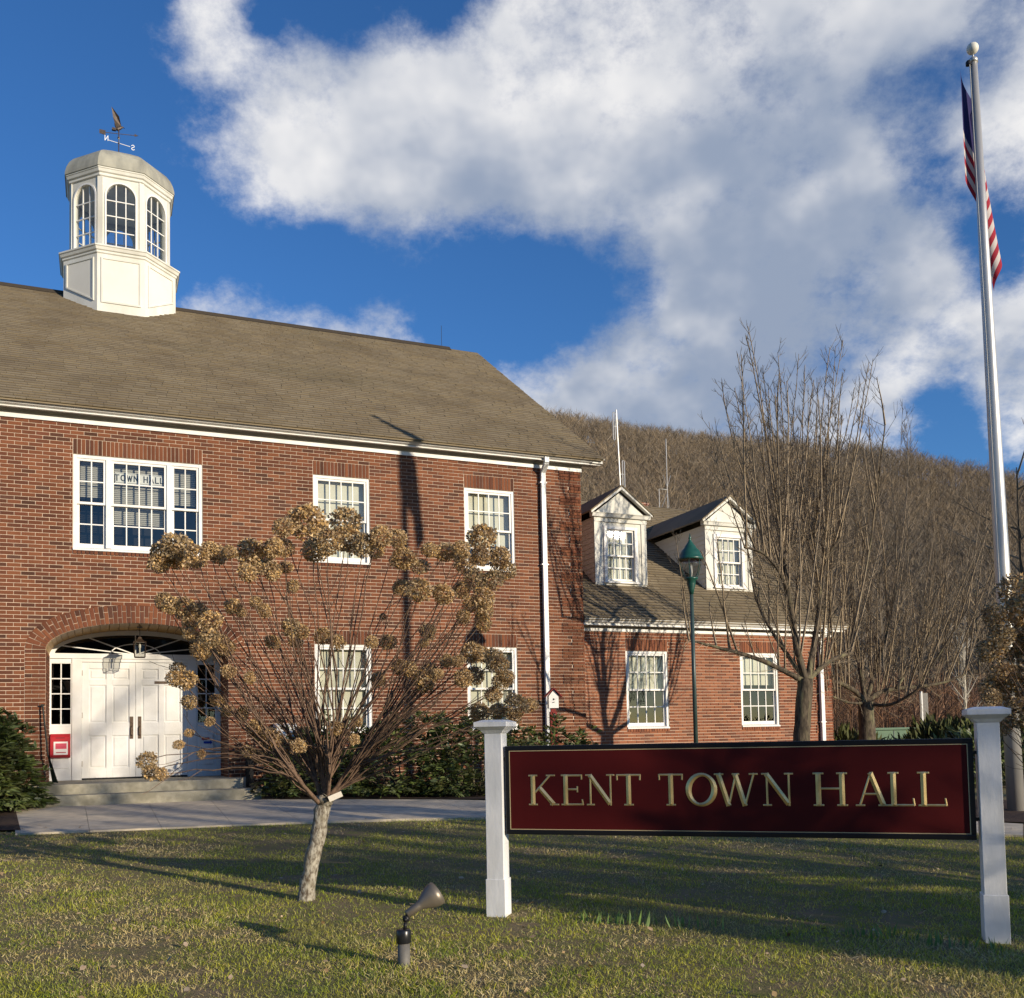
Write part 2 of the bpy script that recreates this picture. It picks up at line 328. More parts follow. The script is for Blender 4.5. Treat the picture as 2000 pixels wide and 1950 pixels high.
# mulch beds in front of the building
m = MB(); pts = [(-12, 14.2), (-6.3, 12.3), (-7.75, 15.0), (-6.8, 16.3), (-13, 13.8)]
m.add([(x, y, gz(y) + .006) for x, y in [(-13, 12.6), (-6.25, 12.35), (-7.7, 15.05), (-7.2, 16.4), (-13, 14)]], [(0, 1, 2, 3, 4)]); struct(m.build('mulch_bed', 'mulch'))
m = MB(); m.add([(-4.2, 16.2, .01), (-2.7, 15.8, .01), (-1.2, 15.3, .01), (.2, 14.7, .01), (1.6, 14.0, .01), (2.6, 20.3, .01), (-4.5, 17.6, .01)], [(0, 1, 2, 3, 4, 5, 6)]); struct(m.build('mulch_bed', 'mulch'))
m = MB(); m.add([(5.2, 11.5, gz(11.5) + .008), (7.4, 10.2, gz(10.2) + .008), (9, 12.4, gz(12.4) + .008), (6.4, 13.6, gz(13.6) + .008), (5.3, 12.6, gz(12.6) + .008)], [(0, 1, 2, 3, 4)]); struct(m.build('mulch_bed', 'mulch'))

# ------------------------------------------------------------------ town hall
hall = empty('town_hall', wld(0, 0, 0), TH)
tag(hall, 'two-storey red brick town hall with octagonal white cupola, arched doorway and lower dormered side wing', 'building')
LB, CB, JT = .2137, .0667, .0060
ZT = 6.49; SC = 1.66; SL = -15.75; DC = -7.01
def arch_w(z):      # half-width of the outer line of the arch ring
    if z <= 2.58: return 1.795
    k = (z - 2.58) / .795
    return 1.795 * math.sqrt(1 - k * k) if k < 1 else None
def lay(s0, s1, ztop, nrows, rects, arch, quoin):
    """list of bricks (bottom-left, bottom-right, top-left, top-right, z0, z1, proud)"""
    out = []
    for i in range(nrows):
        z1 = ztop - i * CB; z0 = z1 - CB; zc = (z0 + z1) / 2
        blocks = [(a, a, b, b) for a, b, lo, hi in rects if lo < zc < hi]
        if arch:
            w0, w1 = arch_w(z0), arch_w(z1)
            if w0 and w1: blocks.append((DC - w0, DC - w1, DC + w0, DC + w1))
        cuts = []
        for corner, sgn in quoin:
            if i % 4 != 3: cuts.append((corner - sgn * (.51 if (i // 4) % 2 == 0 else .295), sgn))
        a = math.floor(s0 / LB) * LB + (LB / 2 if i % 2 else 0)
        while a < s1:
            l, r = max(a, s0), min(a + LB, s1); a += LB
            segs = [(l, r)]
            for c, sgn in cuts:
                segs = [q for x, y in segs for q in (((x, c), (c, y)) if x + .02 < c < y - .02 else ((x, y),))]
            for x, y in segs:
                pr = any((x + y) / 2 * sgn > c * sgn for c, sgn in cuts)
                polys = [(x, y, x, y)]
                for b in blocks:
                    new = []
                    for bl, br, tl, tr in polys:
                        if max(br, tr) <= min(b[0], b[1]) or min(bl, tl) >= max(b[2], b[3]): new.append((bl, br, tl, tr)); continue
                        if bl < b[0] - .03 or tl < b[1] - .03: new.append((bl, max(bl, min(br, b[0])), tl, max(tl, min(tr, b[1]))))
                        if br > b[2] + .03 or tr > b[3] + .03: new.append((min(br, max(bl, b[2])), br, min(tr, max(tl, b[3])), tr))
                    polys = new
                for bl, br, tl, tr in polys:
                    if br - bl > .025 or tr - tl > .025: out.append((bl, br, tl, tr, z0, z1, pr))
    return out
def brick_into(m, q, y=0.0):
    bl, br, tl, tr, z0, z1, pr = q; f = y - (.016 if pr else 0) + random.uniform(-.0012, .0012)
    J = JT; vs = []
    for yy in (f, y + .014):
        vs += [(bl + J, yy, z0 + J), (max(br - J, bl + J + .001), yy, z0 + J), (max(tr - J, tl + J + .001), yy, z1 - J), (tl + J, yy, z1 - J)]
    m.add(vs, [(0, 1, 2, 3), (1, 5, 6, 2), (4, 0, 3, 7), (3, 2, 6, 7), (4, 5, 1, 0)])
def backing(name, s0, s1, z0, z1, rects, material, y=.009):
    ss = sorted({s0, s1, *[r[0] for r in rects], *[r[1] for r in rects]}); zs = sorted({z0, z1, *[r[2] for r in rects], *[r[3] for r in rects]})
    m = MB()
    for a, b in zip(ss, ss[1:]):
        for c, d in zip(zs, zs[1:]):
            mx, mz = (a + b) / 2, (c + d) / 2
            if not any(r[0] < mx < r[1] and r[2] < mz < r[3] for r in rects): m.add([(a, y, c), (b, y, c), (b, y, d), (a, y, d)], [(0, 1, 2, 3)])
    return m.build(name, material, hall)
UT, UB = ZT - 8 * CB, ZT - 33 * CB            # upper window head and sill
LT, LBt = ZT - 56 * CB, ZT - 81 * CB          # lower window head and sill
mainwins = []                                  # (s0, s1, z0, z1)
for c in (-3.43, -.41, -10.6, -13.62):
    mainwins += [(c - .54, c + .54, UB, UT), (c - .54, c + .54, LBt, LT)]
thw = (-8.08, -5.96, UB, UT); allw = mainwins + [thw]
rects = [(a - .003, b + .003, z0 - CB, z1 + 4 * CB) for a, b, z0, z1 in allw]
bricks = lay(SL, SC, ZT, 98, rects, True, [(SC, 1), (SL, -1)])
wall = backing('main_wall', SL, SC, 0, ZT + .12, [(a, b, z0, z1) for a, b, z0, z1 in allw] + [(DC - 1.48, DC + 1.48, 0, 3.06)], 'mortar')
WS1 = 8.36; WZT = ZT - 49 * CB
wingwins = [(3.31 - .525, 3.31 + .525, LBt - .02, LT), (6.28 - .525, 6.28 + .525, LBt - .02, LT)]
wrects = [(a - .003, b + .003, z0 - CB, z1 + 4 * CB) for a, b, z0, z1 in wingwins]
wbricks = lay(SC, WS1, WZT, 49, wrects, False, [(WS1, 1)])
WO = .25
wwall = backing('wing_wall', SC, WS1, 0, WZT + .1, wingwins, 'mortar', WO + .009)
full = MB(); J = JT
full.add([(-LB / 2 + J, 0, -CB / 2 + J), (LB / 2 - J, 0, -CB / 2 + J), (LB / 2 - J, 0, CB / 2 - J), (-LB / 2 + J, 0, CB / 2 - J), (-LB / 2 + J, .014, -CB / 2 + J), (LB / 2 - J, .014, -CB / 2 + J), (LB / 2 - J, .014, CB / 2 - J), (-LB / 2 + J, .014, CB / 2 - J)],
         [(0, 1, 2, 3), (1, 5, 6, 2), (4, 0, 3, 7), (3, 2, 6, 7), (4, 5, 1, 0)])
fm = full.mesh('brick', 'brick')
camloc = Vector((-7.63, -18.0, CAMZ))
cand = [q for q in bricks if abs(q[1] - q[0] - LB) < .002 and abs(q[3] - q[2] - LB) < .002 and not q[6] and -9.05 < q[0] and q[4] > 2.2]
cand.sort(key=lambda q: (Vector(((q[0] + q[1]) / 2, 0, q[4])) - camloc).length)
pick = set(id(q) for q in cand[:300])
m = MB()
for q in bricks:
    if id(q) in pick:
        o = link('brick', fm, wall); o.location = ((q[0] + q[1]) / 2, random.uniform(-.0015, .001), (q[4] + q[5]) / 2)
    else: brick_into(m, q)
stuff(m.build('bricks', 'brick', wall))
m = MB()
for q in wbricks: brick_into(m, q, WO)
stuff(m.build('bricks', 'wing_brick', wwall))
# soldier courses over windows, rowlock sills under them
def soldier(wl, a, b, z0, z1, name, material, y=0.0, w=.0672):
    n = max(3, round((b - a) / w)); w = (b - a) / n; mm = MB(); mm.box(-w / 2 + J, w / 2 - J, 0, .014, 0, z1 - z0 - 2 * J); me = mm.mesh(name, material)
    for i in range(n):
        o = link(name, me, wl); o.location = (a + (i + .5) * w, y + random.uniform(-.0025, .0005), z0 + J)
for a, b, z0, z1 in allw:
    if a > -10:
        soldier(wall, a, b, z1, z1 + 4 * CB, 'soldier_brick', 'brick')
        soldier(wall, a, b, z0 - CB, z0, 'sill_brick', 'brick', -.012, .0672)
    else:
        mm = MB()
        for i in range(16): mm.box(a + i * .0675 + J, a + (i + 1) * .0675 - J, 0, .014, z1 + J, z1 + 4 * CB - J)
        mm.build('lintel', 'brick', wall)
for a, b, z0, z1 in wingwins:
    soldier(wwall, a, b, z1, z1 + 4 * CB, 'soldier_brick', 'wing_brick', WO)
    soldier(wwall, a, b, z0 - CB, z0, 'sill_brick', 'wing_brick', WO - .012)
# arch ring of wedge bricks and the brick jambs below it
def ell(a, b, t): return DC - a * math.cos(t), 2.58 + b * math.sin(t)
ring = MB(); NS_ = 64; P_in = [ell(1.48, .48, math.pi * i / NS_) for i in range(NS_ + 1)]
def nrm(t): x, z = -math.cos(t) * .48, math.sin(t) * 1.48; l = math.hypot(x, z); return x / l, z / l
def ringpt(t, d):
    x, z = ell(1.48, .48, t); n_ = nrm(t); return x + n_[0] * d, z + n_[1] * d
for i in range(NS_):
    t0, t1 = math.pi * i / NS_, math.pi * (i + 1) / NS_
    q = [ringpt(t0, 0), ringpt(t1, 0), ringpt(t1, .36), ringpt(t0, .36)]; ring.add([(x, .0088, z) for x, z in q], [(3, 2, 1, 0)])
ring.box(DC - 1.8, DC - 1.48, .0086, .02, 0, 2.58); ring.box(DC + 1.48, DC + 1.8, .0086, .02, 0, 2.58)
ring.build('arch_mortar', 'mortar', wall)
ts, acc = [0.0], 0.0
K = 4000; prev = ringpt(0, .15)
for i in range(1, K + 1):
    p = ringpt(math.pi * i / K, .15); acc += math.dist(p, prev); prev = p
nb = round(acc / .072); step = acc / nb; acc = 0; prev = ringpt(0, .15)
for i in range(1, K + 1):
    p = ringpt(math.pi * i / K, .15); acc += math.dist(p, prev); prev = p
    if acc >= step * len(ts) - 1e-6 and len(ts) <= nb: ts.append(math.pi * i / K)
ts[-1] = math.pi
def arch_brick(poly):
    cx = sum(p[0] for p in poly) / 4; cz = sum(p[1] for p in poly) / 4; mm = MB()
    mm.prism([(x - cx, z - cz) for x, z in poly], -.004, .014); o = mm.build('arch_brick', 'brick', wall); o.location = (cx, random.uniform(-.002, .001), cz)
for i in range(len(ts) - 1):
    g = (ts[i + 1] - ts[i]); e = g * .075; t0, t1 = ts[i] + e, ts[i + 1] - e
    cut = .10 if i % 2 else .208
    for d0, d1 in ((.003, cut - .005), (cut + .005, .31)):
        arch_brick([ringpt(t0, d0), ringpt(t0, d1), ringpt(t1, d1), ringpt(t1, d0)][::-1])
for sgn in (-1, 1):
    for i in range(33):
        z0 = 2.58 - (i + 1) * .0682; cut = .10 if i % 2 else .208
        for d0, d1 in ((.003, cut - .005), (cut + .005, .31)):
            a, b = sorted((DC + sgn * (1.48 + d0), DC + sgn * (1.48 + d1)))
            arch_brick([(a, z0 + J), (b, z0 + J), (b, z0 + .0682 - J), (a, z0 + .0682 - J)])
# brick returns of the porch recess and its timber-lined arched ceiling
for sgn in (-1, 1):
    mm = MB(); x = DC + sgn * 1.483
    mm.box(min(x, x + sgn * .1), max(x, x + sgn * .1), .02, 1.3, .1, 2.58); mm.build('recess_jamb', 'mortar', hall)
    mm = MB()
    for i in range(34):
        for j in range(6):
            y0 = .025 + j * .2137 - (.107 if i % 2 else 0)
            a, b = max(.025, y0 + J), min(1.29, y0 + .2137 - J)
            if b - a > .03: mm.box(min(x, x - sgn * .01), max(x, x - sgn * .01), a, b, 2.58 - (i + 1) * .0667 + J, 2.58 - i * .0667 - J)
    stuff(mm.build('recess_bricks', 'brick', hall))
mm = MB(); NP = 28
for i in range(NP):     # boards of the curved ceiling
    t0, t1 = math.pi * (i + .03) / NP, math.pi * (i + .97) / NP
    q = [ell(1.48, .48, t0), ell(1.48, .48, t1)]; r_ = [ell(1.5, .51, t1), ell(1.5, .51, t0)]
    mm.prism((q + r_), .018, 1.3)
mm.build('arched_ceiling', 'wood_soffit', hall)

# ------------------------------------------------------------------ windows
def pane_grid(w, x0, x1, z0, z1, y, nc, nr, shape=None):
    cw, rh = (x1 - x0) / nc, (z1 - z0) / nr
    mm = MB(); g = .009; mm.add([(-cw / 2 + g, 0, -rh / 2 + g), (cw / 2 - g, 0, -rh / 2 + g), (cw / 2 - g, 0, rh / 2 - g), (-cw / 2 + g, 0, rh / 2 - g)], [(0, 1, 2, 3)])
    me = mm.mesh('pane', 'glass')
    for i in range(nc):
        for j in range(nr):
            o = link('pane', me, w); o.location = (x0 + (i + .5) * cw, y, z0 + (j + .5) * rh)
            o.rotation_euler = (random.uniform(-.004, .004), 0, random.uniform(-.006, .006))
    mu = MB()
    for i in range(1, nc): mu.box(x0 + i * cw - .010, x0 + i * cw + .010, y - .012, y + .012, z0, z1)
    for j in range(1, nr): mu.box(x0, x1, y - .0145, y + .0145, z0 + j * rh - .010, z0 + j * rh + .010)
    mu.build('muntins', 'white', w)
def sash(w, name, x0, x1, z0, z1, y, nc, nr, st=.042, bot=.05):
    f = MB(); f.box(x0, x0 + st, y, y + .034, z0, z1); f.box(x1 - st, x1, y, y + .034, z0, z1)
    f.box(x0 + st, x1 - st, y + .002, y + .032, z1 - st, z1); f.box(x0 + st, x1 - st, y + .002, y + .032, z0, z0 + bot)
    f.build(name, 'white', w, bevel=.003); pane_grid(w, x0 + st, x1 - st, z0 + bot, z1 - st, y + .017, nc, nr)
def double_hung(w, x0, x1, z0, z1, y, nc, nr):
    zm = (z0 + z1) / 2
    sash(w, 'upper_sash', x0, x1, zm - .02, z1, y, nc, nr, bot=.042); sash(w, 'lower_sash', x0, x1, z0, zm + .02, y + .037, nc, nr, bot=.075)
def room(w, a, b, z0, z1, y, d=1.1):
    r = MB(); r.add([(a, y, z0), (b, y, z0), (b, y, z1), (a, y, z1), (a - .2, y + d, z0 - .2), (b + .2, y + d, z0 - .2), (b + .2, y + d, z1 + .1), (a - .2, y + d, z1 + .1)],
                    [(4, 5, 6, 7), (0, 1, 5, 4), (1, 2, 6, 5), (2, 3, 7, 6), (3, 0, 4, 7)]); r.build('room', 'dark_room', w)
def window(a, b, z0, z1, y=0.0, nc=4, nr=2, shade=None, par=None, cas=.055, label=None, left=0.0):
    w = link('window', None, par or hall)
    if label: w['label'] = label
    f = MB(); y0 = y + .022
    f.box(a, a + cas, y0, y + .15, z0, z1); f.box(b - cas, b, y0, y + .15, z0, z1)
    f.box(a + cas, b - cas, y0 + .002, y + .148, z1 - cas, z1); f.build('frame', 'white', w, bevel=.004)
    f = MB(); f.sweep([(y - .02, z0), (y - .02, z0 + .028), (y + .05, z0 + .055), (y + .15, z0 + .055), (y + .15, z0)], a + .001, b - .001); f.build('sill', 'white', w)
    double_hung(w, a + cas, b - cas, z0 + .055, z1 - cas, y + .04, nc, nr)
    if shade:
        s_ = MB(); zb = z1 - (z1 - z0) * shade; s_.box(a + cas + .01 + left, b - cas - .01, y + .172, y + .175, zb, z1 - .04)
        s_.box(a + cas + .01 + left, b - cas - .01, y + .168, y + .18, zb - .02, zb); s_.build('roller_shade', 'shade_cloth', w)
    room(w, a + .01, b - .01, z0 + .01, z1 - .01, y + .151); return w
sh = {(-3.43, 0): .97, (-.41, 0): .66, (-3.43, 1): .98, (-.41, 1): .98, (-10.6, 0): .6, (-10.6, 1): .5, (-13.62, 0): .6, (-13.62, 1): .7}
for i, (a, b, z0, z1) in enumerate(mainwins): window(a, b, z0, z1, shade=sh[(round((a + b) / 2, 2), i % 2)])
wa, wb = wingwins
window(*wa, y=WO, shade=.5); w2_ = window(*wb, y=WO, shade=.42)
# objects behind the wing windows: a lamp and books seen as pale shapes
lp = MB(); lp.lathe([(.07, 0), (.10, .03), (.05, .12), (.02, .2), (.09, .26), (.11, .30), (.05, .34)], 12); t_ = lp.build('table_lamp', 'tag_white', None, True, wld(wa[0] + .2, WO + .4, LBt + .04))
tag(t_, 'pale table lamp on the sill of the left wing window', 'lamp')
# triple window with the name plate
a, b, z0, z1 = thw
w = link('triple_window', None, hall); w['label'] = 'triple white window over the arched doorway'
f = MB(); cs = .06
f.box(a, a + cs, .022, .15, z0, z1); f.box(b - cs, b, .022, .15, z0, z1); f.box(a + cs, b - cs, .024, .148, z1 - cs, z1)
u = [(a + cs, a + cs + .46), (a + cs + .545, b - cs - .545), (b - cs - .46, b - cs)]
f.box(u[0][1], u[1][0], .018, .149, z0 + .06, z1 - cs); f.box(u[1][1], u[2][0], .018, .149, z0 + .06, z1 - cs); f.build('frame', 'white', w, bevel=.004)
f = MB(); f.sweep([(-.025, z0), (-.025, z0 + .03), (.05, z0 + .06), (.15, z0 + .06), (.15, z0)], a + .001, b - .001); f.build('sill', 'white', w)
for (x0, x1), nc in zip(u, (2, 4, 2)): double_hung(w, x0, x1, z0 + .06, z1 - cs, .04, nc, 2)
for (x0, x1), zb in zip(u, (.44, .70, .46)):
    sl = MB(); zt = z1 - .09; n = int((zt - (z1 - (z1 - z0) * zb)) / .034)
    for i in range(n):
        zz = zt - i * .034; sl.add([(x0 + .05, .20, zz), (x1 - .05, .20, zz), (x1 - .05, .218, zz - .022), (x0 + .05, .218, zz - .022)], [(0, 1, 2, 3)])
    sl.box(x0 + .04, x1 - .04, .195, .225, zt, zt + .03); stuff(sl.build('blind_slats', 'blind', w))
room(w, a + .01, b - .01, z0 + .01, z1 - .01, .151)

# ------------------------------------------------------------------ stroke lettering
SANS = {'T': [((0, 1), (.7, 1)), ((.35, 1), (.35, 0))], 'W': [((0, 1), (.22, 0)), ((.22, 0), (.42, .85)), ((.42, .85), (.62, 0)), ((.62, 0), (.84, 1))],
        'N': [((0, 0), (0, 1)), ((0, 1), (.62, 0)), ((.62, 0), (.62, 1))], 'H': [((0, 0), (0, 1)), ((.6, 0), (.6, 1)), ((0, .5), (.6, .5))],
        'A': [((0, 0), (.35, 1)), ((.35, 1), (.7, 0)), ((.13, .32), (.57, .32))], 'L': [((0, 1), (0, 0)), ((0, 0), (.52, 0))],
        'O': [((.35 + .35 * math.cos(t * math.pi / 8), .5 + .5 * math.sin(t * math.pi / 8)), (.35 + .35 * math.cos((t + 1) * math.pi / 8), .5 + .5 * math.sin((t + 1) * math.pi / 8))) for t in range(16)],
        'S': [((.55, .85), (.4, 1)), ((.4, 1), (.15, 1)), ((.15, 1), (0, .8)), ((0, .8), (.1, .58)), ((.1, .58), (.45, .45)), ((.45, .45), (.55, .25)), ((.55, .25), (.45, .03)), ((.45, .03), (.15, 0)), ((.15, 0), (0, .15))]}
SW = {'T': .7, 'W': .84, 'N': .62, 'H': .6, 'A': .7, 'L': .52, 'O': .7, 'S': .55}
STK = [0]
def stroke(mm, p, q, w, y0, y1):
    d = Vector((q[0] - p[0], q[1] - p[1])); l = d.length; d /= l; n_ = Vector((-d.y, d.x)) * w / 2; e = d * w * .5
    pts = [(p[0] - e.x - n_.x, p[1] - e.y - n_.y), (q[0] + e.x - n_.x, q[1] + e.y - n_.y), (q[0] + e.x + n_.x, q[1] + e.y + n_.y), (p[0] - e.x + n_.x, p[1] - e.y + n_.y)]
    STK[0] += 1; mm.prism(pts, y0 - (STK[0] % 7) * .0003, y1)
# name plate hanging behind the upper centre sash
pl = empty('window_sign', wld(0, 0, 0), TH); tag(pl, 'white plate reading TOWN HALL hung inside the upper window', 'sign')
px0, px1 = u[1][0] + .06, u[1][1] - .05; pz0, pz1 = z1 - .43, z1 - .235
mm = MB(); mm.box(px0, px1, .105, .115, pz0, pz1); mm.build('plate', 'plate_white', pl, bevel=.004)
mm = MB()
for (x0, x1, q0, q1) in ((px0 + .012, px1 - .012, pz0 + .012, pz0 + .017), (px0 + .012, px1 - .012, pz1 - .017, pz1 - .012), (px0 + .012, px0 + .017, pz0 + .017, pz1 - .017), (px1 - .017, px1 - .012, pz0 + .017, pz1 - .017)): mm.box(x0, x1, .102, .1048, q0, q1)
mm.build('border_line', 'letter_dark', pl)
txt = 'TOWN HALL'; hgt = .098; gap = .035; tot = sum((SW[c] * hgt * .95 + gap) if c != ' ' else .07 for c in txt) - gap; x = (px0 + px1) / 2 - tot / 2
for c in txt:
    if c == ' ': x += .07; continue
    mm = MB()
    for p, q in SANS[c]: stroke(mm, (x + p[0] * hgt * .95, pz0 + .05 + p[1] * hgt), (x + q[0] * hgt * .95, pz0 + .05 + q[1] * hgt), .017, .1015, .1046)
    mm.build('letter', 'letter_dark', pl); x += SW[c] * hgt * .95 + gap
# ------------------------------------------------------------------ entrance: double doors, sidelights, fanlight
dc = -7.045; DY = 1.25
ent = link('entrance', None, hall)
f = MB()
for a, b in ((-8.62, -8.475), (-8.12, -7.955), (-6.135, -5.97), (-5.615, -5.46)): f.box(a, b, DY - .03, DY + .06, .33, 2.53)
f.box(-8.62, -5.46, DY - .045, DY + .06, 2.53, 2.625)
f.box(-8.475, -8.12, DY - .012, DY + .05, .33, 1.30); f.box(-5.97, -5.615, DY - .012, DY + .05, .33, 1.30)
f.box(-8.475, -8.12, DY - .01, DY + .05, 2.455, 2.53); f.box(-5.97, -5.615, DY - .01, DY + .05, 2.455, 2.53); f.box(-7.955, -6.135, DY - .02, DY + .05, 2.47, 2.53)
f.build('frame', 'white', ent, bevel=.006)
for a in (-8.43, -5.93):
    f = MB(); f.box(a, a + .27, DY - .024, DY - .013, .55, 1.17); f.build('sidelight_panel', 'white', ent, bevel=.008)
def leaf(x0, x1, cols, name, hs):
    d = link(name, None, ent)
    f = MB(); f.box(x0, x1, DY + .022, DY + .045, .36, 2.465)          # recessed field
    xs_ = [x0, cols[0][0], cols[0][1], cols[1][0], cols[1][1], x1]; rows = [(.539, 1.126), (1.361, 2.051), (2.155, 2.351)]
    for i in (0, 2, 4): f.box(xs_[i], xs_[i + 1], DY, DY + .0215, .36, 2.465)
    zz = [.36] + [v for r in rows for v in r] + [2.465]
    for c in cols:
        for i in (0, 2, 4, 6): f.box(c[0], c[1], DY + .0005, DY + .021, zz[i], zz[i + 1])
    f.build('door_leaf', 'white', d, bevel=.004)
    for c in cols:
        for r in rows:
            p = MB(); p.box(c[0] + .03, c[1] - .03, DY + .010, DY + .0218, r[0] + .03, r[1] - .03); p.build('raised_panel', 'white', d, bevel=.008)
    h = MB(); hx = hs; h.box(hx - .03, hx + .03, DY - .008, DY, 1.06, 1.47); h.tube([(hx, DY - .01, 1.12), (hx, DY - .055, 1.14), (hx, DY - .055, 1.27), (hx, DY - .01, 1.29)], .009, 8); h.build('pull_handle', 'brass', d)
    for z in (.62, 1.5, 2.27):
        g = MB(); xx = x0 if hs > (x0 + x1) / 2 else x1
        g.tube([(xx, DY - .008, z - .05), (xx, DY - .008, z + .05)], .009, 8); g.build('hinge', 'brass', d)
    return d
leaf(-7.953, -7.047, [(-7.832, -7.547), (-7.444, -7.155)], 'door', -7.115)
d2 = leaf(-7.043, -6.137, [(-6.935, -6.646), (-6.543, -6.258)], 'door', -6.975)
f = MB(); f.box(-6.715, -6.50, DY - .006, DY, 2.075, 2.125); f.build('mail_slot', 'brass', d2)
f = MB(); f.box(-7.955, -6.135, DY - .03, DY + .03, .33, .352); f.build('threshold', 'iron', ent)
for a in (-8.455, -5.948):
    sl = link('sidelight', None, ent); pane_grid(sl, a, a + .313, 1.345, 2.44, DY + .012, 2, 4)
    f = MB(); f.box(a - .02, a, DY - .014, DY + .03, 1.30, 2.455); f.box(a + .313, a + .335, DY - .014, DY + .03, 1.30, 2.455); f.box(a, a + .313, DY - .012, DY + .03, 1.30, 1.345); f.box(a, a + .313, DY - .012, DY + .03, 2.44, 2.455); f.build('sash', 'white', sl)
fan = link('fanlight', None, ent); N_ = 40; f = MB()
def fe(a, b, t): return dc - a * math.cos(t), 2.615 + b * math.sin(t)
for i in range(N_):
    t0, t1 = math.pi * i / N_, math.pi * (i + 1) / N_
    f.prism([fe(1.36, .365, t0), fe(1.54, .50, t0), fe(1.54, .50, t1), fe(1.36, .365, t1)], DY - .03, DY + .05)
    q = [fe(.42, .19, t0), fe(.44, .205, t0), fe(.44, .205, t1), fe(.42, .19, t1)]; f.prism(q, DY - .004, DY + .02)
for t in (.42, .95, 2.19, 2.72, 1.57):
    x1, z1 = fe(1.37, .37, t); n_ = Vector((-(z1 - 2.615), x1 - dc)).normalized() * .010
    f.prism([(dc - n_.x, 2.615 - n_.y), (x1 - n_.x, z1 - n_.y), (x1 + n_.x, z1 + n_.y), (dc + n_.x, 2.615 + n_.y)][::1], DY - .002, DY + .018)
f.build('fan_bars', 'white', fan)
f = MB(); f.add([(*fe(1.38, .38, math.pi * i / N_), 0) for i in range(N_ + 1)], [tuple(range(N_, -1, -1))]); f.xf(lambda v: Vector((v.x, DY + .022, v.y))); f.build('pane', 'glass', fan)
room(ent, -8.6, -5.5, .34, 3.05, DY + .07, 2.2)
cn = MB(); cn.lathe([(.02, 0), (.06, .06), (.13, .2), (.16, .26)], 14); cn.build('hall_lamp', 'lampshade', ent, True, (-8.14, DY + .7, 1.90))
# concrete steps
st = struct(link('entry_steps', None)); st.location = wld(0, 0, 0); st.rotation_euler = (0, 0, TH)
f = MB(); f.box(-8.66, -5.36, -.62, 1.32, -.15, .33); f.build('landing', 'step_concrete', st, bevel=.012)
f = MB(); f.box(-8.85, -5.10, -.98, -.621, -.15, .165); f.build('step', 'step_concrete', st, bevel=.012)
# lantern hanging in the porch arch
ln = empty('pendant_lantern', wld(-7.0, .42, 2.50), TH); tag(ln, 'glass and wire lantern hanging from the arched porch ceiling', 'lantern')
f = MB()
for sx in (-1, 1):
    for sy in (-1, 1): f.tube([(sx * .085, sy * .085, 0), (sx * .10, sy * .10, .27)], .007, 4)
for z, w_ in ((0, .085), (.27, .10)):
    for i in range(4):
        c = [(1, 1), (-1, 1), (-1, -1), (1, -1)]; a, b = c[i], c[(i + 1) % 4]; f.tube([(a[0] * w_, a[1] * w_, z), (b[0] * w_, b[1] * w_, z)], .007, 4)
f.build('cage', 'brass', ln)
f = MB(); f.lathe([(.12, .27), (.05, .33), (.035, .36), (.012, .37)], 4, rot=math.pi / 4); f.build('cap', 'brass', ln)
f = MB(); f.tube([(0, 0, .37), (0, 0, .545)], .006, 6); f.lathe([(.05, .53), (.05, .545)], 10); f.build('chain', 'iron', ln)
f = MB(); f.lathe([(.012, .06), (.012, .16), (.022, .18), (.02, .22), (.005, .245)], 10); f.build('bulb', 'plate_white', ln)
f = MB()
for i in range(4):
    c = [(1, 1), (-1, 1), (-1, -1), (1, -1)]; a, b = c[i], c[(i + 1) % 4]
    f.add([(a[0] * .083, a[1] * .083, .01), (b[0] * .083, b[1] * .083, .01), (b[0] * .098, b[1] * .098, .26), (a[0] * .098, a[1] * .098, .26)], [(0, 1, 2, 3)])
f.build('glass_pane', 'lamp_glass', ln)
# red drop box, flyer rack
rb = empty('drop_box', wld(-8.30, DY - .025, .74), TH); tag(rb, 'red metal drop box with a white notice, mounted left of the doors', 'mailbox')
f = MB(); f.sweep([(-.10, .02), (-.13, .05), (-.13, .37), (-.06, .43), (0, .43), (0, 0), (-.06, 0)], -.17, .16); f.build('body', 'red_paint', rb, bevel=.008)
f = MB(); f.box(-.08, .07, -.134, -.128, .352, .362); f.build('slot', 'iron', rb)
f = MB(); f.box(-.11, .12, -.137, -.131, .055, .29); f.build('notice', 'paper', rb)
f = MB(); f.box(-.08, .10, -.140, -.1375, .16, .26); f.build('notice_print', 'paper_red', rb)
f = MB()
for z in (.18, .205, .232): f.box(-.07, .09, -.1425, -.1405, z, z + .005)
f.box(-.07, .09, -.1405, -.1375, .09, .105); f.build('notice_lines', 'flyer_red', rb)
fb = empty('flyer_rack', wld(-5.79, DY - .025, .78), TH); tag(fb, 'small white leaflet holder with red and blue arrows beside the doors', 'sign')
f = MB(); f.box(-.12, .12, -.06, 0, 0, .16); f.box(-.12, .12, -.02, 0, .16, .34); f.build('holder', 'white', fb, bevel=.004)
f = MB(); f.prism([(-.10, .255), (-.06, .215), (-.06, .235), (.05, .235), (.05, .275), (-.06, .275), (-.06, .295)], -.026, -.0205); f.build('red_arrow', 'flyer_red', fb)
f = MB(); f.prism([(.10, .185), (.06, .225), (.06, .205), (-.06, .205), (-.06, .165), (.06, .165), (.06, .145)][::-1], -.066, -.0605); f.build('blue_arrow', 'flyer_blue', fb)
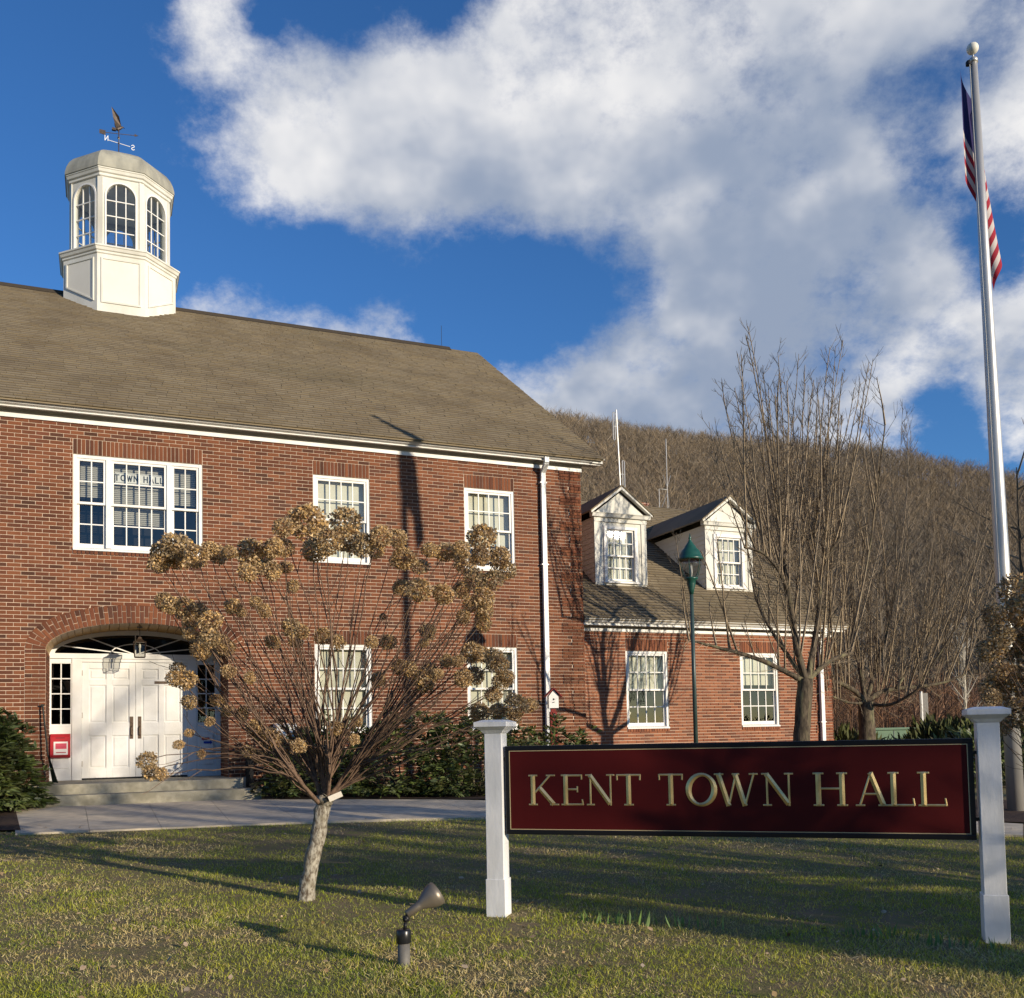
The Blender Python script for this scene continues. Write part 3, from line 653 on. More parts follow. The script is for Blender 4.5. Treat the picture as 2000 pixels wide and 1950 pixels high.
# snow pusher leaning in the left corner of the porch
br = empty('snow_pusher', wld(-8.50, -.20, .33), TH); tag(br, 'dark snow pusher with green blade leaning left of the doors', 'shovel')
f = MB(); f.tube([(-.03, .12, 1.30), (.06, .0, .45)], .013, 8); f.tube([(-.06, .12, 1.31), (.0, .12, 1.31)], .015, 8); f.build('handle', 'shovel_pole', br)
f = MB(); f.add([(.055, .03, .48), (.075, -.03, .48), (.13, .09, .02), (.22, -.16, .02), (.05, .05, .48), (.07, -.01, .48), (.12, .11, .02), (.21, -.14, .02)], [(0, 1, 3, 2), (4, 6, 7, 5), (0, 2, 6, 4), (1, 5, 7, 3), (2, 3, 7, 6), (0, 4, 5, 1)]); f.build('blade', 'broom_green', br)
# iron railing right of the steps
rl = empty('stair_railing', wld(-5.24, -1.0, 0), TH); tag(rl, 'short black iron railing at the right end of the entry steps', 'railing')
f = MB(); f.tube([(0, .9, .95), (0, .1, .85), (.05, -.02, .80)], .02, 6); f.build('hand_rail', 'iron', rl)
for i in range(7):
    f = MB(); f.tube([(0, .05 + i * .14, .05), (0, .05 + i * .14, .85 + i * .014)], .011, 6); f.build('baluster', 'iron', rl)

# ------------------------------------------------------------------ eaves
EO, EZ, PT = -.33, 6.722, .692            # eave offset, height, roof pitch
RO = 6.9; RZ = EZ + PT * (RO + .33); S0, S1 = SL - .35, 2.03
f = MB(); f.sweep([(-.20, 6.637), (-.262, 6.648), (-.282, 6.672), (-.31, 6.715), (-.294, 6.715), (-.284, 6.695), (-.20, 6.695)], S0, S1 - .22); f.build('gutter', 'gutter', hall)
f = MB(); f.sweep([(-.197, 6.605), (-.197, 6.75), (-.16, 6.75), (-.16, 6.605)], S0, S1); f.sweep([(-.213, 6.605), (-.213, 6.622), (-.199, 6.628), (-.199, 6.605)], S0, S1); f.build('fascia', 'white', hall)
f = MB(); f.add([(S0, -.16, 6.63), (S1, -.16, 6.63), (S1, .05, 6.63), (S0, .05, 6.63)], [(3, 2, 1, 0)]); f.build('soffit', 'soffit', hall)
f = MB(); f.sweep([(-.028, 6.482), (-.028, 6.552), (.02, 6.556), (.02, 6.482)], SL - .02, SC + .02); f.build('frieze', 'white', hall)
f = MB(); f.sweep([(-.008, 6.553), (-.03, 6.60), (-.05, 6.629), (.02, 6.629), (.02, 6.556)], SL - .02, SC + .02); f.build('bed_mould', 'soffit', hall)  # darker colour on this moulding stands in for shade under the eave
f = MB(); f.box(S1 - .26, S1 + .05, -.31, -.15, 6.697, 6.717); f.box(S1 - .22, S1 + .03, -.265, -.199, 6.632, 6.69); f.build('eave_return', 'white', hall)
# downspouts
def downspout(x, yb, zt, zb, par, yo):
    f = MB(); w_ = .05
    def seg(p, q):
        (y0, z0), (y1, z1) = p, q; dx = w_
        n_ = Vector((-(z1 - z0), (y1 - y0))).normalized() * .038
        f.add([(x - dx, y0 - n_.x, z0 - n_.y), (x + dx, y0 - n_.x, z0 - n_.y), (x + dx, y0 + n_.x, z0 + n_.y), (x - dx, y0 + n_.x, z0 + n_.y), (x - dx, y1 - n_.x, z1 - n_.y), (x + dx, y1 - n_.x, z1 - n_.y), (x + dx, y1 + n_.x, z1 + n_.y), (x - dx, y1 + n_.x, z1 + n_.y)],
              [(0, 1, 5, 4), (1, 2, 6, 5), (2, 3, 7, 6), (3, 0, 4, 7), (4, 5, 6, 7), (3, 2, 1, 0)])
    pts = [(yo - .25, zt), (yo - .25, zt - .12), (yo - .06, zt - .27), (yo - .06, zb), (yo - .2, zb - .12)]
    for p, q in zip(pts, pts[1:]): seg(p, q)
    f.build('downspout', 'gutter', par, bevel=.006)
    for z in (zt - .5, zt - 2.2):
        g = MB(); g.box(x - .075, x + .075, yo - .10, yo - .004, z, z + .025); g.build('strap', 'gutter', par)
downspout(.76, 0, 6.66, .35, hall, 0.0)
downspout(8.0, 0, 3.34, .25, hall, WO)
# ------------------------------------------------------------------ roofs
def roof_slab(name, s0, s1, e_o, e_z, r_o, pitch, th=.05):
    rz = e_z + pitch * (r_o - e_o); b_o = 2 * r_o - e_o; f = MB(); n = 1
    f.sweep([(e_o, e_z), (r_o, rz), (b_o, e_z), (b_o, e_z - th), (r_o, rz - th), (e_o, e_z - th)], s0, s1)
    return f.build(name, 'shingle', hall), rz
def shingles(par, s0, s1, e_o, e_z, r_o, pitch, expo, singles, skip=None, lo=.16, hi=.33):
    a = math.atan(pitch); cs_, sn = math.cos(a), math.sin(a); L_ = (r_o - e_o) / cs_; n = int(L_ / expo); m = MB(); cand = []
    ov = .02
    for r in range(n + 1):
        t0 = r * expo - .03; t1 = min(t0 + expo + .012, L_ - .01); x = s0 - random.uniform(0, .2)
        while x < s1:
            w_ = random.uniform(lo, hi); xa, xb = max(x, s0), min(x + w_, s1); x += w_
            if xb - xa < .03: continue
            th = random.choice((.009, .012, .020)) + random.uniform(0, .004)
            if skip and skip((xa + xb) / 2, e_o + (t0 + expo) * cs_): continue
            cand.append((xa, xb, t0, t1, th, r))
    cam_l = Vector((-7.63, -18.0, CAMZ))
    order = sorted(range(len(cand)), key=lambda i: (cand[i][0] < -9.2, cand[i][5] if cand[i][0] > -9.2 else 99, -abs(cand[i][0])))
    chosen = set(order[:singles])
    for i, (xa, xb, t0, t1, th, r) in enumerate(cand):
        g = .0025
        def P(x, t, h): return (x, e_o + t * cs_ - h * sn, e_z + t * sn + h * cs_)
        tm = t0 + (t1 - t0) * .70; hm = th * .3 + .001
        q = [P(xa + g, t0, th), P(xb - g, t0, th), P(xb - g, t1, .001), P(xa + g, t1, .001), P(xa + g, t0, -.002), P(xb - g, t0, -.002), P(xb - g, tm, hm), P(xa + g, tm, hm)]
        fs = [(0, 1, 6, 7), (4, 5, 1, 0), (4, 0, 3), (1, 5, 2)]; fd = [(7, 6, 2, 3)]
        if i in chosen:
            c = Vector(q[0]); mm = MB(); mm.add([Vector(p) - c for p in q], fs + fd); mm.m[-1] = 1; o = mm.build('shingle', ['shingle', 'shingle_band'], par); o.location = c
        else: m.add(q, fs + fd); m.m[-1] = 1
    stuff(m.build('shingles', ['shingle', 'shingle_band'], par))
mr, rz_ = roof_slab('main_roof', S0 - .02, S1 + .02, EO, EZ, RO, PT)
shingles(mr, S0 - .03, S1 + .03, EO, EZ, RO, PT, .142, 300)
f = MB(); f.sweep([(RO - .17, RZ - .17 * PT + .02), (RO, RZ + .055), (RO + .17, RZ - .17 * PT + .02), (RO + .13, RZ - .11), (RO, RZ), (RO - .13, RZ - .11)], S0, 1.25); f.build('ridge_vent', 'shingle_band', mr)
f = MB(); f.tube([(1.02, RO, RZ), (1.02, RO, RZ + .62)], .006, 5); f.build('lightning_rod', 'iron', mr)
# gable end walls and back, seen only from the side
def texbrick():
    m_ = bpy.data.materials.new('plain_brick'); m_.use_nodes = True; N = NT(m_.node_tree); b = m_.node_tree.nodes['Principled BSDF']
    tb = N.n('ShaderNodeTexBrick'); tb.inputs['Scale'].default_value = 1; tb.inputs['Brick Width'].default_value = LB; tb.inputs['Row Height'].default_value = CB; tb.inputs['Mortar Size'].default_value = .006
    tb.inputs['Color1'].default_value = (.25, .085, .05, 1); tb.inputs['Color2'].default_value = (.17, .058, .038, 1); tb.inputs['Mortar'].default_value = (.5, .39, .31, 1)
    sp = N.n('ShaderNodeSeparateXYZ'); N.put(sp.inputs[0], N.n('ShaderNodeTexCoord').outputs['Object']); cb = N.n('ShaderNodeCombineXYZ'); N.put(cb.inputs[0], N.math('ADD', sp.outputs[0], sp.outputs[1])); N.put(cb.inputs[1], sp.outputs[2])
    N.put(tb.inputs['Vector'], cb.outputs[0]); N.put(b.inputs['Base Color'], tb.outputs[0]); b.inputs['Roughness'].default_value = .9; MATS['plain_brick'] = m_
texbrick()
for x, sg in ((SC - .012, 1), (SL + .012, -1)):
    f = MB(); f.add([(x, .0, 0), (x, 13.8, 0), (x, 13.8, 6.6), (x, RO, RZ - .12), (x, 0, 6.6)], [(0, 1, 2, 3, 4)]); f.build('gable_wall', 'plain_brick', hall)
f = MB(); f.add([(SL, 13.79, 0), (SC, 13.79, 0), (SC, 13.79, 6.6), (SL, 13.79, 6.6)], [(0, 1, 2, 3)]); f.build('rear_wall', 'plain_brick', hall)
# wing eaves and roof
WE_O, WE_Z, WR_O = WO - .2, 3.462, 5.9
f = MB(); f.sweep([(WE_O, 3.315), (WE_O - .062, 3.328), (WE_O - .085, 3.355), (WE_O - .112, 3.41), (WE_O - .096, 3.41), (WE_O - .086, 3.39), (WE_O, 3.39)], SC + .02, 8.62); f.build('wing_gutter', 'gutter', hall)
f = MB(); f.sweep([(WE_O + .003, 3.27), (WE_O + .003, 3.43), (WE_O + .04, 3.43), (WE_O + .04, 3.27)], SC + .0, 8.62); f.sweep([(WE_O - .013, 3.27), (WE_O - .013, 3.288), (WE_O + .001, 3.294), (WE_O + .001, 3.27)], SC + .004, 8.62); f.build('wing_fascia', 'white', hall)
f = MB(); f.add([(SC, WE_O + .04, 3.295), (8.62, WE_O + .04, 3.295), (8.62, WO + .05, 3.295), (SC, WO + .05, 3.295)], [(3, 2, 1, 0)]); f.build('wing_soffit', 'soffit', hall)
f = MB(); f.sweep([(WO - .028, 3.165), (WO - .028, 3.228), (WO + .02, 3.232), (WO + .02, 3.165)], SC + .002, WS1 + .02); f.build('wing_frieze', 'white', hall)
f = MB(); f.sweep([(WO - .008, 3.229), (WO - .05, 3.294), (WO + .02, 3.294), (WO + .02, 3.232)], SC + .002, WS1 + .02); f.build('wing_bed_mould', 'soffit', hall)  # wing moulding, eave shade put into its colour as well
WP = .685
wr, wrz = roof_slab('wing_roof', SC + .0, 8.66, WE_O - .10, WE_Z - .05, WR_O, WP)
DORM = [3.31, 6.28]
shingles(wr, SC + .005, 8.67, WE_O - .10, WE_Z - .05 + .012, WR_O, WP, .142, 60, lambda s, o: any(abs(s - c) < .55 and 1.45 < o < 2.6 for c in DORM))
f = MB(); f.add([(WS1 - .012, WO, 0), (WS1 - .012, 2 * WR_O - WO, 0), (WS1 - .012, 2 * WR_O - WO, 3.3), (WS1 - .012, WR_O, wrz - .12), (WS1 - .012, WO, 3.3)], [(0, 1, 2, 3, 4)]); f.build('gable_wall', 'plain_brick', hall)
f = MB(); f.lathe([(.16, 0), (.16, .3), (.19, .3), (.19, .36)], 4, (7.0, 6.4, wrz - .15), rot=math.pi / 4); f.build('chimney', 'plain_brick', wr)
def wroof(o): return WE_Z - .05 + WP * (o - WE_O + .10)
for di, c in enumerate(DORM):
    d = link('dormer', None, hall); y = 1.28; hw = .665; z0, ze, zp = 4.40, 5.90, 6.52
    f = MB(); wz0, wz1, ww = 4.46, 5.66, .39
    f.box(c - hw, c - ww, y, y + .08, z0 - .05, ze); f.box(c + ww, c + hw, y, y + .08, z0 - .05, ze); f.box(c - ww, c + ww, y + .002, y + .08, wz1, ze); f.box(c - ww, c + ww, y + .002, y + .08, z0 - .05, wz0)
    for sx in (-1, 1): f.box(*sorted((c + sx * (hw + .012), c + sx * (hw - .12))), y - .02, y - .001, z0 - .02, ze - .002)
    f.build('face', 'old_white', d)
    f = MB(); f.sweep([(y - .09, ze - .01), (y - .11, ze + .05), (y - .13, ze + .075), (y + .04, ze + .075), (y + .04, ze - .01)], c - hw - .09, c + hw + .09); f.sweep([(y - .035, ze - .11), (y - .035, ze - .012), (y - .002, ze - .012), (y - .002, ze - .11)], c - hw - .02, c + hw + .02); f.build('entablature', 'old_white', d)
    f = MB(); f.prism([(c - hw, ze + .076), (c + hw, ze + .076), (c, zp - .03)], y - .01, y + .06); f.build('tympanum', 'old_white', d)
    f = MB(); sl_ = (zp - ze - .05) / (hw + .10)
    for sx in (-1, 1):
        x0, x1 = c, c + sx * (hw + .13); q = [(x0, zp + .02), (x1, ze + .05), (x1, ze + .13), (x0, zp + .11)]
        f.prism(q if sx < 0 else q[::-1], y - .13, y - .02)
    f.build('raking_cornice', 'old_white', d)
    f = MB()                                   # clapboard cheeks
    for sx in (-1, 1):
        xx = c + sx * hw; n = 13; hb = (ze - z0) / n
        for i in range(n):
            a0 = z0 + i * hb; yb = (a0 - wroof(0)) / WP; yb = max(y + .09, (a0 - (WE_Z - .05)) / WP + WE_O - .10)
            f.add([(xx + sx * .014, y + .02, a0), (xx + sx * .002, y + .02, a0 + hb + .004), (xx + sx * .002, yb + .35, a0 + hb + .004), (xx + sx * .014, yb + .35, a0), (xx - sx * .02, y + .02, a0), (xx - sx * .02, yb + .35, a0)],
                  [(0, 1, 2, 3), (0, 3, 5, 4)] if sx < 0 else [(3, 2, 1, 0), (4, 5, 3, 0)])
    f.build('clapboards', 'panel_cream', d)
    f = MB(); yr = (zp + .12 - (WE_Z - .05)) / WP + WE_O; ye = (ze + .1 - (WE_Z - .05)) / WP + WE_O
    for sx in (-1, 1):
        xe = c + sx * (hw + .16); q = [(c, y - .15, zp + .13), (xe, y - .15, ze + .11), (xe, ye + .1, ze + .11), (c, yr + .2, zp + .13)]
        q2 = [(p[0], p[1], p[2] - .035) for p in q]
        f.add(q + q2, [(0, 1, 2, 3), (7, 6, 5, 4), (0, 4, 5, 1), (1, 5, 6, 2)] if sx < 0 else [(3, 2, 1, 0), (4, 5, 6, 7), (1, 5, 4, 0), (2, 6, 5, 1)])
    f.build('dormer_roof', 'shingle', d)
    # window of the dormer
    f = MB(); f.box(c - ww - .05, c - ww + .03, y - .03, y + .1, wz0 - .03, wz1 + .04); f.box(c + ww - .03, c + ww + .05, y - .03, y + .1, wz0 - .03, wz1 + .04); f.box(c - ww + .03, c + ww - .03, y - .028, y + .1, wz1 - .03, wz1 + .04); f.box(c - ww - .07, c + ww + .07, y - .06, y + .1, wz0 - .07, wz0 - .031); f.build('window_frame', 'white', d, bevel=.004)
    double_hung(d, c - ww + .03, c + ww - .03, wz0 - .03, wz1 - .03, y + .012, 4, 2)
    f = MB(); f.box(c - ww + .04, c + ww - .04, y + .13, y + .134, wz0, wz1); f.build('roller_shade', 'shade_cloth', d)
    d['label'] = ('left dormer, next to the tall main block', 'right dormer, half hidden by bare branches')[di]
# ------------------------------------------------------------------ cupola
cu = link('cupola', None, hall); CX, CYO = -7.215, 6.97; cu.location = (CX, CYO, 0); C8 = math.cos(math.pi / 8)
def octo(prof): return MB().lathe([(a / C8, z) for a, z in prof], 8, rot=math.pi / 8)
octo([(1.243, 9.9), (1.243, 12.28)]).build('base', 'old_white', cu)
octo([(1.243, 12.2801), (1.27, 12.30), (1.27, 12.345), (1.30, 12.36), (1.325, 12.42), (1.345, 12.43), (1.345, 12.465), (1.20, 12.51)]).build('base_cornice', 'old_white', cu)
octo([(1.11, 14.20), (1.135, 14.215), (1.135, 14.27), (1.17, 14.29), (1.19, 14.35), (1.205, 14.36), (1.205, 14.39), (1.10, 14.39)]).build('top_cornice', 'old_white', cu)
octo([(1.225, 14.391), (1.22, 14.47), (1.19, 14.60), (1.13, 14.74), (1.04, 14.86), (.92, 14.95), (.74, 15.06), (.48, 15.22), (.16, 15.40), (.03, 15.44)]).build('dome', 'lead', cu)
octo([(.98, 14.15), (.98, 14.199)]).build('ceiling', 'old_white', cu)
octo([(1.15, 12.49), (1.15, 12.512)]).build('floor', 'old_white', cu)
AP = 1.10; HWF = AP * math.tan(math.pi / 8)
def face_pts(k):
    ang = -math.pi / 2 + k * math.pi / 4
    return lambda v: Vector((math.cos(ang) * (AP_ - v.y) - math.sin(ang) * v.x, math.sin(ang) * (AP_ - v.y) + math.cos(ang) * v.x, v.z))
for k in range(8):
    AP_ = 1.243; T = face_pts(k); hwb = 1.243 * math.tan(math.pi / 8); zlo = 11.10 if k in (0, 7, 1) else 11.9
    if k in (0, 1, 7):
        f = MB()
        if k == 0: q = [(-.43, 11.13), (.43, 11.13), (.43, 12.20), (-.43, 12.20)]
        else:
            zi, zo = 11.18, 11.62; q = [(-.42, zo if k == 7 else zi), (.42, zi if k == 7 else zo), (.42, 12.20), (-.42, 12.20)]
        cx = sum(p[0] for p in q) / 4; cz = sum(p[1] for p in q) / 4
        for i in range(4):
            a, b = q[i], q[(i + 1) % 4]; ai = (a[0] + (cx - a[0]) * .09, a[1] + (cz - a[1]) * .075); bi = (b[0] + (cx - b[0]) * .09, b[1] + (cz - b[1]) * .075)
            f.prism([a, b, bi, ai], -.025, .01)
        f.xf(T); f.build('panel_moulding', 'old_white', cu)
        f = MB(); f.prism([(p[0] + (cx - p[0]) * .095, p[1] + (cz - p[1]) * .08) for p in q], -.006, .004); f.xf(T); f.build('panel', 'panel_cream', cu)
    AP_ = AP; T = face_pts(k); f = MB(); W2, zb, zs, ztp = .315, 12.56, 13.765, 14.21
    f.box(-HWF, -W2, 0, .09, 12.505, ztp); f.box(W2, HWF, 0, .09, 12.505, ztp); f.box(-W2, W2, .001, .09, 12.505, zb)
    arc = [(-W2 * math.cos(math.pi * i / 16), zs + .315 * math.sin(math.pi * i / 16)) for i in range(17)]
    for i in range(16): f.prism([arc[i], arc[i + 1], (arc[i + 1][0], ztp), (arc[i][0], ztp)], .001, .09)
    f.xf(T); f.build('wall_face', 'old_white', cu)
    f = MB()
    for i in range(16):
        a, b = arc[i], arc[i + 1]; sc = 1.12
        f.prism([a, b, (b[0] * sc, zs + (b[1] - zs) * sc), (a[0] * sc, zs + (a[1] - zs) * sc)], -.022, -.0005)
    f.box(-W2 * 1.12, -W2, -.022, -.0005, zb, zs); f.box(W2, W2 * 1.12, -.022, -.0005, zb, zs); f.box(-W2 * 1.15, W2 * 1.15, -.03, -.0005, zb - .05, zb)
    f.xf(T); f.build('window_trim', 'white', cu)
    f = MB()
    for x in (-.105, .105): f.box(x - .011, x + .011, .03, .06, zb, zs + .295)
    for i in range(1, 4): z = zb + (zs + .05 - zb) * i / 3.4 * 1.0; f.box(-W2, W2, .028, .062, z - .011, z + .011)
    f.xf(T); f.build('muntins', 'white', cu)
    f = MB(); f.add([(-W2, .045, zb), (W2, .045, zb)] + [(x, .045, z) for x, z in arc[::-1]], [tuple(range(19))]); f.xf(T); f.build('pane', 'glass', cu)
    f = MB(); f.box(-.06, .06, -.02, .0, 12.512, 14.2); f.xf(lambda v: Vector((v.x, v.y, v.z))); AP_ = AP / C8 - .02
    ang = -math.pi / 2 + k * math.pi / 4 + math.pi / 8
    f.v = [(math.cos(ang) * (AP_ - y) - math.sin(ang) * x, math.sin(ang) * (AP_ - y) + math.cos(ang) * x, z) for x, y, z in f.v]; f.build('corner_board', 'old_white', cu)
# ------------------------------------------------------------------ weathervane and aerials
wv = empty('weathervane', wld(-7.25, 6.97, 15.42), TH); tag(wv, 'eagle weathervane with arrow and N S letters on top of the cupola', 'weathervane')
f = MB(); f.tube([(0, 0, 0), (0, 0, .58)], .012, 6); f.lathe([(.0, .40), (.03, .42), (.03, .45), (0, .47)], 8); f.lathe([(.0, .28), (.022, .29), (.022, .31), (0, .33)], 8); f.build('spindle', 'vane_metal', wv)
f = MB(); f.tube([(-.24, 0, .33), (.26, 0, .27)], .009, 5); f.tube([(0, -.2, .30), (0, .2, .30)], .009, 5); f.build('compass_arms', 'vane_white', wv)
for ch, x, z in (('N', -.30, .31), ('S', .30, .20)):
    f = MB()
    for p, q in SANS[ch]: stroke(f, ((.5 - p[0]) * .11, p[1] * .12), ((.5 - q[0]) * .11, q[1] * .12), .015, -.005, .005)
    o = f.build('letter', 'vane_white', wv); o.location = (x, 0, z)
f = MB(); f.tube([(-.36, 0, .50), (.36, 0, .58)], .008, 5); f.prism([(-.44, .46), (-.30, .44), (-.30, .555), (-.44, .56)], -.006, .006); f.prism([(.36, .55), (.45, .59), (.36, .62)], -.006, .006); f.build('arrow', 'vane_metal', wv)
f = MB(); f.tube([(-.10, 0, .63), (-.03, 0, .65), (.04, 0, .70), (.09, 0, .73)], [.012, .045, .04, .018], 8); f.prism([(.09, .74), (.135, .705), (.10, .715), (.08, .70)][::-1], -.012, .012); f.prism([(-.16, .60), (-.07, .60), (-.05, .66), (-.15, .66)], -.03, .03)
f.tube([(0, 0, .58), (0, 0, .66)], .015, 6); f.build('eagle_body', 'vane_metal', wv)
for sy, tip in ((-1, (-.17, -.22, 1.06)), (1, (-.10, .22, 1.02))):
    f = MB(); a, b, t_ = Vector((-.06, sy * .02, .66)), Vector((.06, sy * .02, .72)), Vector(tip); mid = (b + t_) / 2 + Vector((.06, sy * .03, 0)); mid2 = (a + t_) / 2 + Vector((-.015, sy * .02, -.02))
    q = [a, b, mid, t_, mid2]; f.add(q + [p + Vector((0, .012, .004)) for p in q], [(0, 1, 2, 3, 4), (9, 8, 7, 6, 5)] + [(i, i + 5, (i + 1) % 5 + 5, (i + 1) % 5) for i in range(5)]); f.build('wing', 'vane_metal', wv)
an = empty('radio_aerial', wld(5.99, 5.9, wrz), TH); tag(an, 'tall aerial mast with two looped dipoles behind the left dormer', 'antenna', 'aerials on the wing roof')
f = MB(); f.tube([(0, 0, -.05), (-.09, 0, 2.72)], .024, 6); f.build('mast', 'galv', an)
for cx, zc, sg in ((-.17, 2.24, -1), (.10, .87, 1)):
    f = MB(); f.tube([(cx - .035, 0, zc - .38), (cx - .035, 0, zc + .38), (cx, 0, zc + .41), (cx + .035, 0, zc + .38), (cx + .035, 0, zc - .38), (cx, 0, zc - .41), (cx - .035, 0, zc - .38)], .016, 5); f.tube([(cx, 0, zc), (cx - sg * .12, 0, zc)], .013, 5); f.build('dipole', 'galv', an)
an = empty('whip_aerial', wld(7.53, 5.9, wrz), TH); tag(an, 'thin whip aerial with spread ground rods on the wing ridge', 'antenna', 'aerials on the wing roof')
f = MB(); f.tube([(0, 0, -.05), (0, 0, 2.05)], .014, 5); f.build('mast', 'galv', an)
f = MB()
for x in (-.13, .13): f.tube([(0, 0, .62), (x, 0, .98)], .010, 4); f.tube([(0, 0, .45), (x, .1, .05)], .010, 4)
f.build('ground_rods', 'galv', an)
f = MB(); f.tube([(-.28, 0, -.05), (-.28, 0, .55), (0, 0, .55)], .014, 5); f.build('bracket', 'galv', an)
# ------------------------------------------------------------------ roadside name sign
SP = Vector((-.1468, 7.0312, -.2988)); SA = math.atan2(-.30943, .95092)
sg = empty('name_sign', SP, SA); tag(sg, 'dark red sign board with gold KENT TOWN HALL lettering between two white posts', 'sign')
for i, (cx, zb) in enumerate(((.021, -.08), (3.242, -.12))):
    ht = 1.286 if i == 0 else 1.288
    p = MB(); w_ = .064; p.box(cx - w_, cx + w_, -w_, w_, zb, ht)
    post = p.build('post', 'post_white', sg, bevel=.003)
    p = MB(); ws = .072; p.box(cx - ws, cx + ws, -ws + .004, ws, zb, .27 + zb * .3); p.build('base_sleeve', 'post_white', post, bevel=.003)
    p = MB()
    for a, b, z0, z1 in ((.068, .088, ht - .002, ht + .022), (.090, .122, ht + .022, ht + .046)):
        p.add([(cx - a, -a, z0), (cx + a, -a, z0), (cx + a, a, z0), (cx - a, a, z0), (cx - b, -b, z1), (cx + b, -b, z1), (cx + b, b, z1), (cx - b, b, z1)], [(0, 1, 5, 4), (1, 2, 6, 5), (2, 3, 7, 6), (3, 0, 4, 7), (4, 5, 6, 7), (3, 2, 1, 0)])
    p.box(cx - .122, cx + .122, -.122, .122, ht + .046, ht + .078)
    q = .122; t_ = .075; z0, z1 = ht + .078, ht + .094
    p.add([(cx - q, -q, z0), (cx + q, -q, z0), (cx + q, q, z0), (cx - q, q, z0), (cx - t_, -t_, z1), (cx + t_, -t_, z1), (cx + t_, t_, z1), (cx - t_, t_, z1)], [(0, 1, 5, 4), (1, 2, 6, 5), (2, 3, 7, 6), (3, 0, 4, 7), (4, 5, 6, 7)])
    p.build('cap', 'post_white', post)
    for z in (.68, 1.09):
        b_ = MB(); sx = 1 if i == 0 else -1; b_.box(*sorted((cx + sx * .064, cx + sx * .085)), -.012, .012, z, z + .02); b_.build('bracket', 'sign_black', post)
pn = MB(); X0, X1, Z0, Z1 = .100, 3.156, .563, 1.190
pn.box(X0 + .03, X1 - .03, -.030, .020, Z0 + .03, Z1 - .03)
panel = pn.build('board', 'sign_red', sg)
fr = MB()
for a, b, c, d in ((X0, X1, Z0, Z0 + .032), (X0, X1, Z1 - .032, Z1), (X0, X0 + .03, Z0 + .032, Z1 - .032), (X1 - .03, X1, Z0 + .032, Z1 - .032)): fr.box(a, b, -.034, .024, c, d)
fr.build('border', 'sign_black', panel, bevel=.004)
fr = MB()
for a, b, c, d in ((X0 + .031, X1 - .031, Z0 + .034, Z0 + .039), (X0 + .031, X1 - .031, Z1 - .039, Z1 - .034), (X0 + .031, X0 + .036, Z0 + .039, Z1 - .039), (X1 - .036, X1 - .031, Z0 + .039, Z1 - .039)): fr.box(a, b, -.0325, -.0305, c, d)
fr.build('pinstripe', 'gold_line', panel)
# carved serif capitals: every stroke a chiselled wedge
def wedge(m, p, q, w0, w1=None, h=.008, yb=-.0302):
    w1 = w0 if w1 is None else w1
    p, q = Vector(p), Vector(q); d = (q - p).normalized(); n_ = Vector((-d.y, d.x)); e = d * min(w0, w1) * .45
    if (q - p).length < 2.2 * e.length: e = d * (q - p).length * .3
    A = [p - n_ * w0 / 2, q - n_ * w1 / 2, q + n_ * w1 / 2, p + n_ * w0 / 2]; r0, r1 = p + e, q - e
    STK[0] += 1; hh = h * max(w0, w1) / .038 * (1 + .01 * (STK[0] % 5)); hh = min(hh, .010)
    m.add([(v.x, yb - .0002 * (STK[0] % 4), v.y) for v in A] + [(r0.x, yb - hh, r0.y), (r1.x, yb - hh, r1.y)], [(0, 1, 5, 4), (1, 2, 5), (2, 3, 4, 5), (3, 0, 4)])
TK, TN, SE = .150, .060, .052
def serif(x, y, w=.30): return ((x - w / 2, y), (x + w / 2, y), SE, SE)
GL = {  # strokes in units of the cap height; x scaled to the letter's width
 'K': (.96, [((.17, .0), (.17, 1), TK), serif(.17, .03), serif(.17, .97), ((.24, .42), (.74, .97), TN), ((.36, .60), (.86, .03), TK), serif(.76, .97, .3), serif(.88, .03, .3)]),
 'E': (.77, [((.17, 0), (.17, 1), TK), serif(.15, .97, .26), serif(.15, .03, .26), ((.15, .965), (.70, .965), TN), ((.15, .52), (.55, .52), TN), ((.15, .035), (.74, .035), TN), ((.69, .83), (.69, .99), SE), ((.55, .42), (.55, .62), SE), ((.73, .02), (.70, .2), SE)]),
 'N': (.90, [((.14, .0), (.14, 1), TN), ((.12, .97), (.76, .05), TK), ((.78, .0), (.78, 1), TN), serif(.14, .03, .26), serif(.78, .97, .26), serif(.08, .97, .2)]),
 'T': (.81, [((.405, 0), (.405, 1), TK), ((.03, .965), (.78, .965), TN), ((.05, .80), (.04, .99), SE), ((.76, .80), (.77, .99), SE), serif(.405, .03)]),
 'W': (1.27, [((.10, 1), (.40, .0), TK), ((.40, .0), (.62, .92), TN), ((.60, .98), (.88, .0), TK), ((.88, .0), (1.16, 1), TN), serif(.12, .97, .28), serif(1.14, .97, .26), serif(.62, .97, .22)]),
 'H': (1.02, [((.18, 0), (.18, 1), TK), ((.84, 0), (.84, 1), TK), ((.2, .52), (.82, .52), TN), serif(.18, .03), serif(.18, .97), serif(.84, .03), serif(.84, .97)]),
 'A': (.86, [((.10, .03), (.42, 1), TN), ((.40, .99), (.74, .03), TK), ((.20, .36), (.60, .36), TN), serif(.11, .03, .26), serif(.74, .03, .28)]),
 'L': (.77, [((.18, 0), (.18, 1), TK), serif(.18, .97), serif(.15, .03, .22), ((.16, .035), (.74, .035), TN), ((.73, .02), (.70, .24), SE)])}
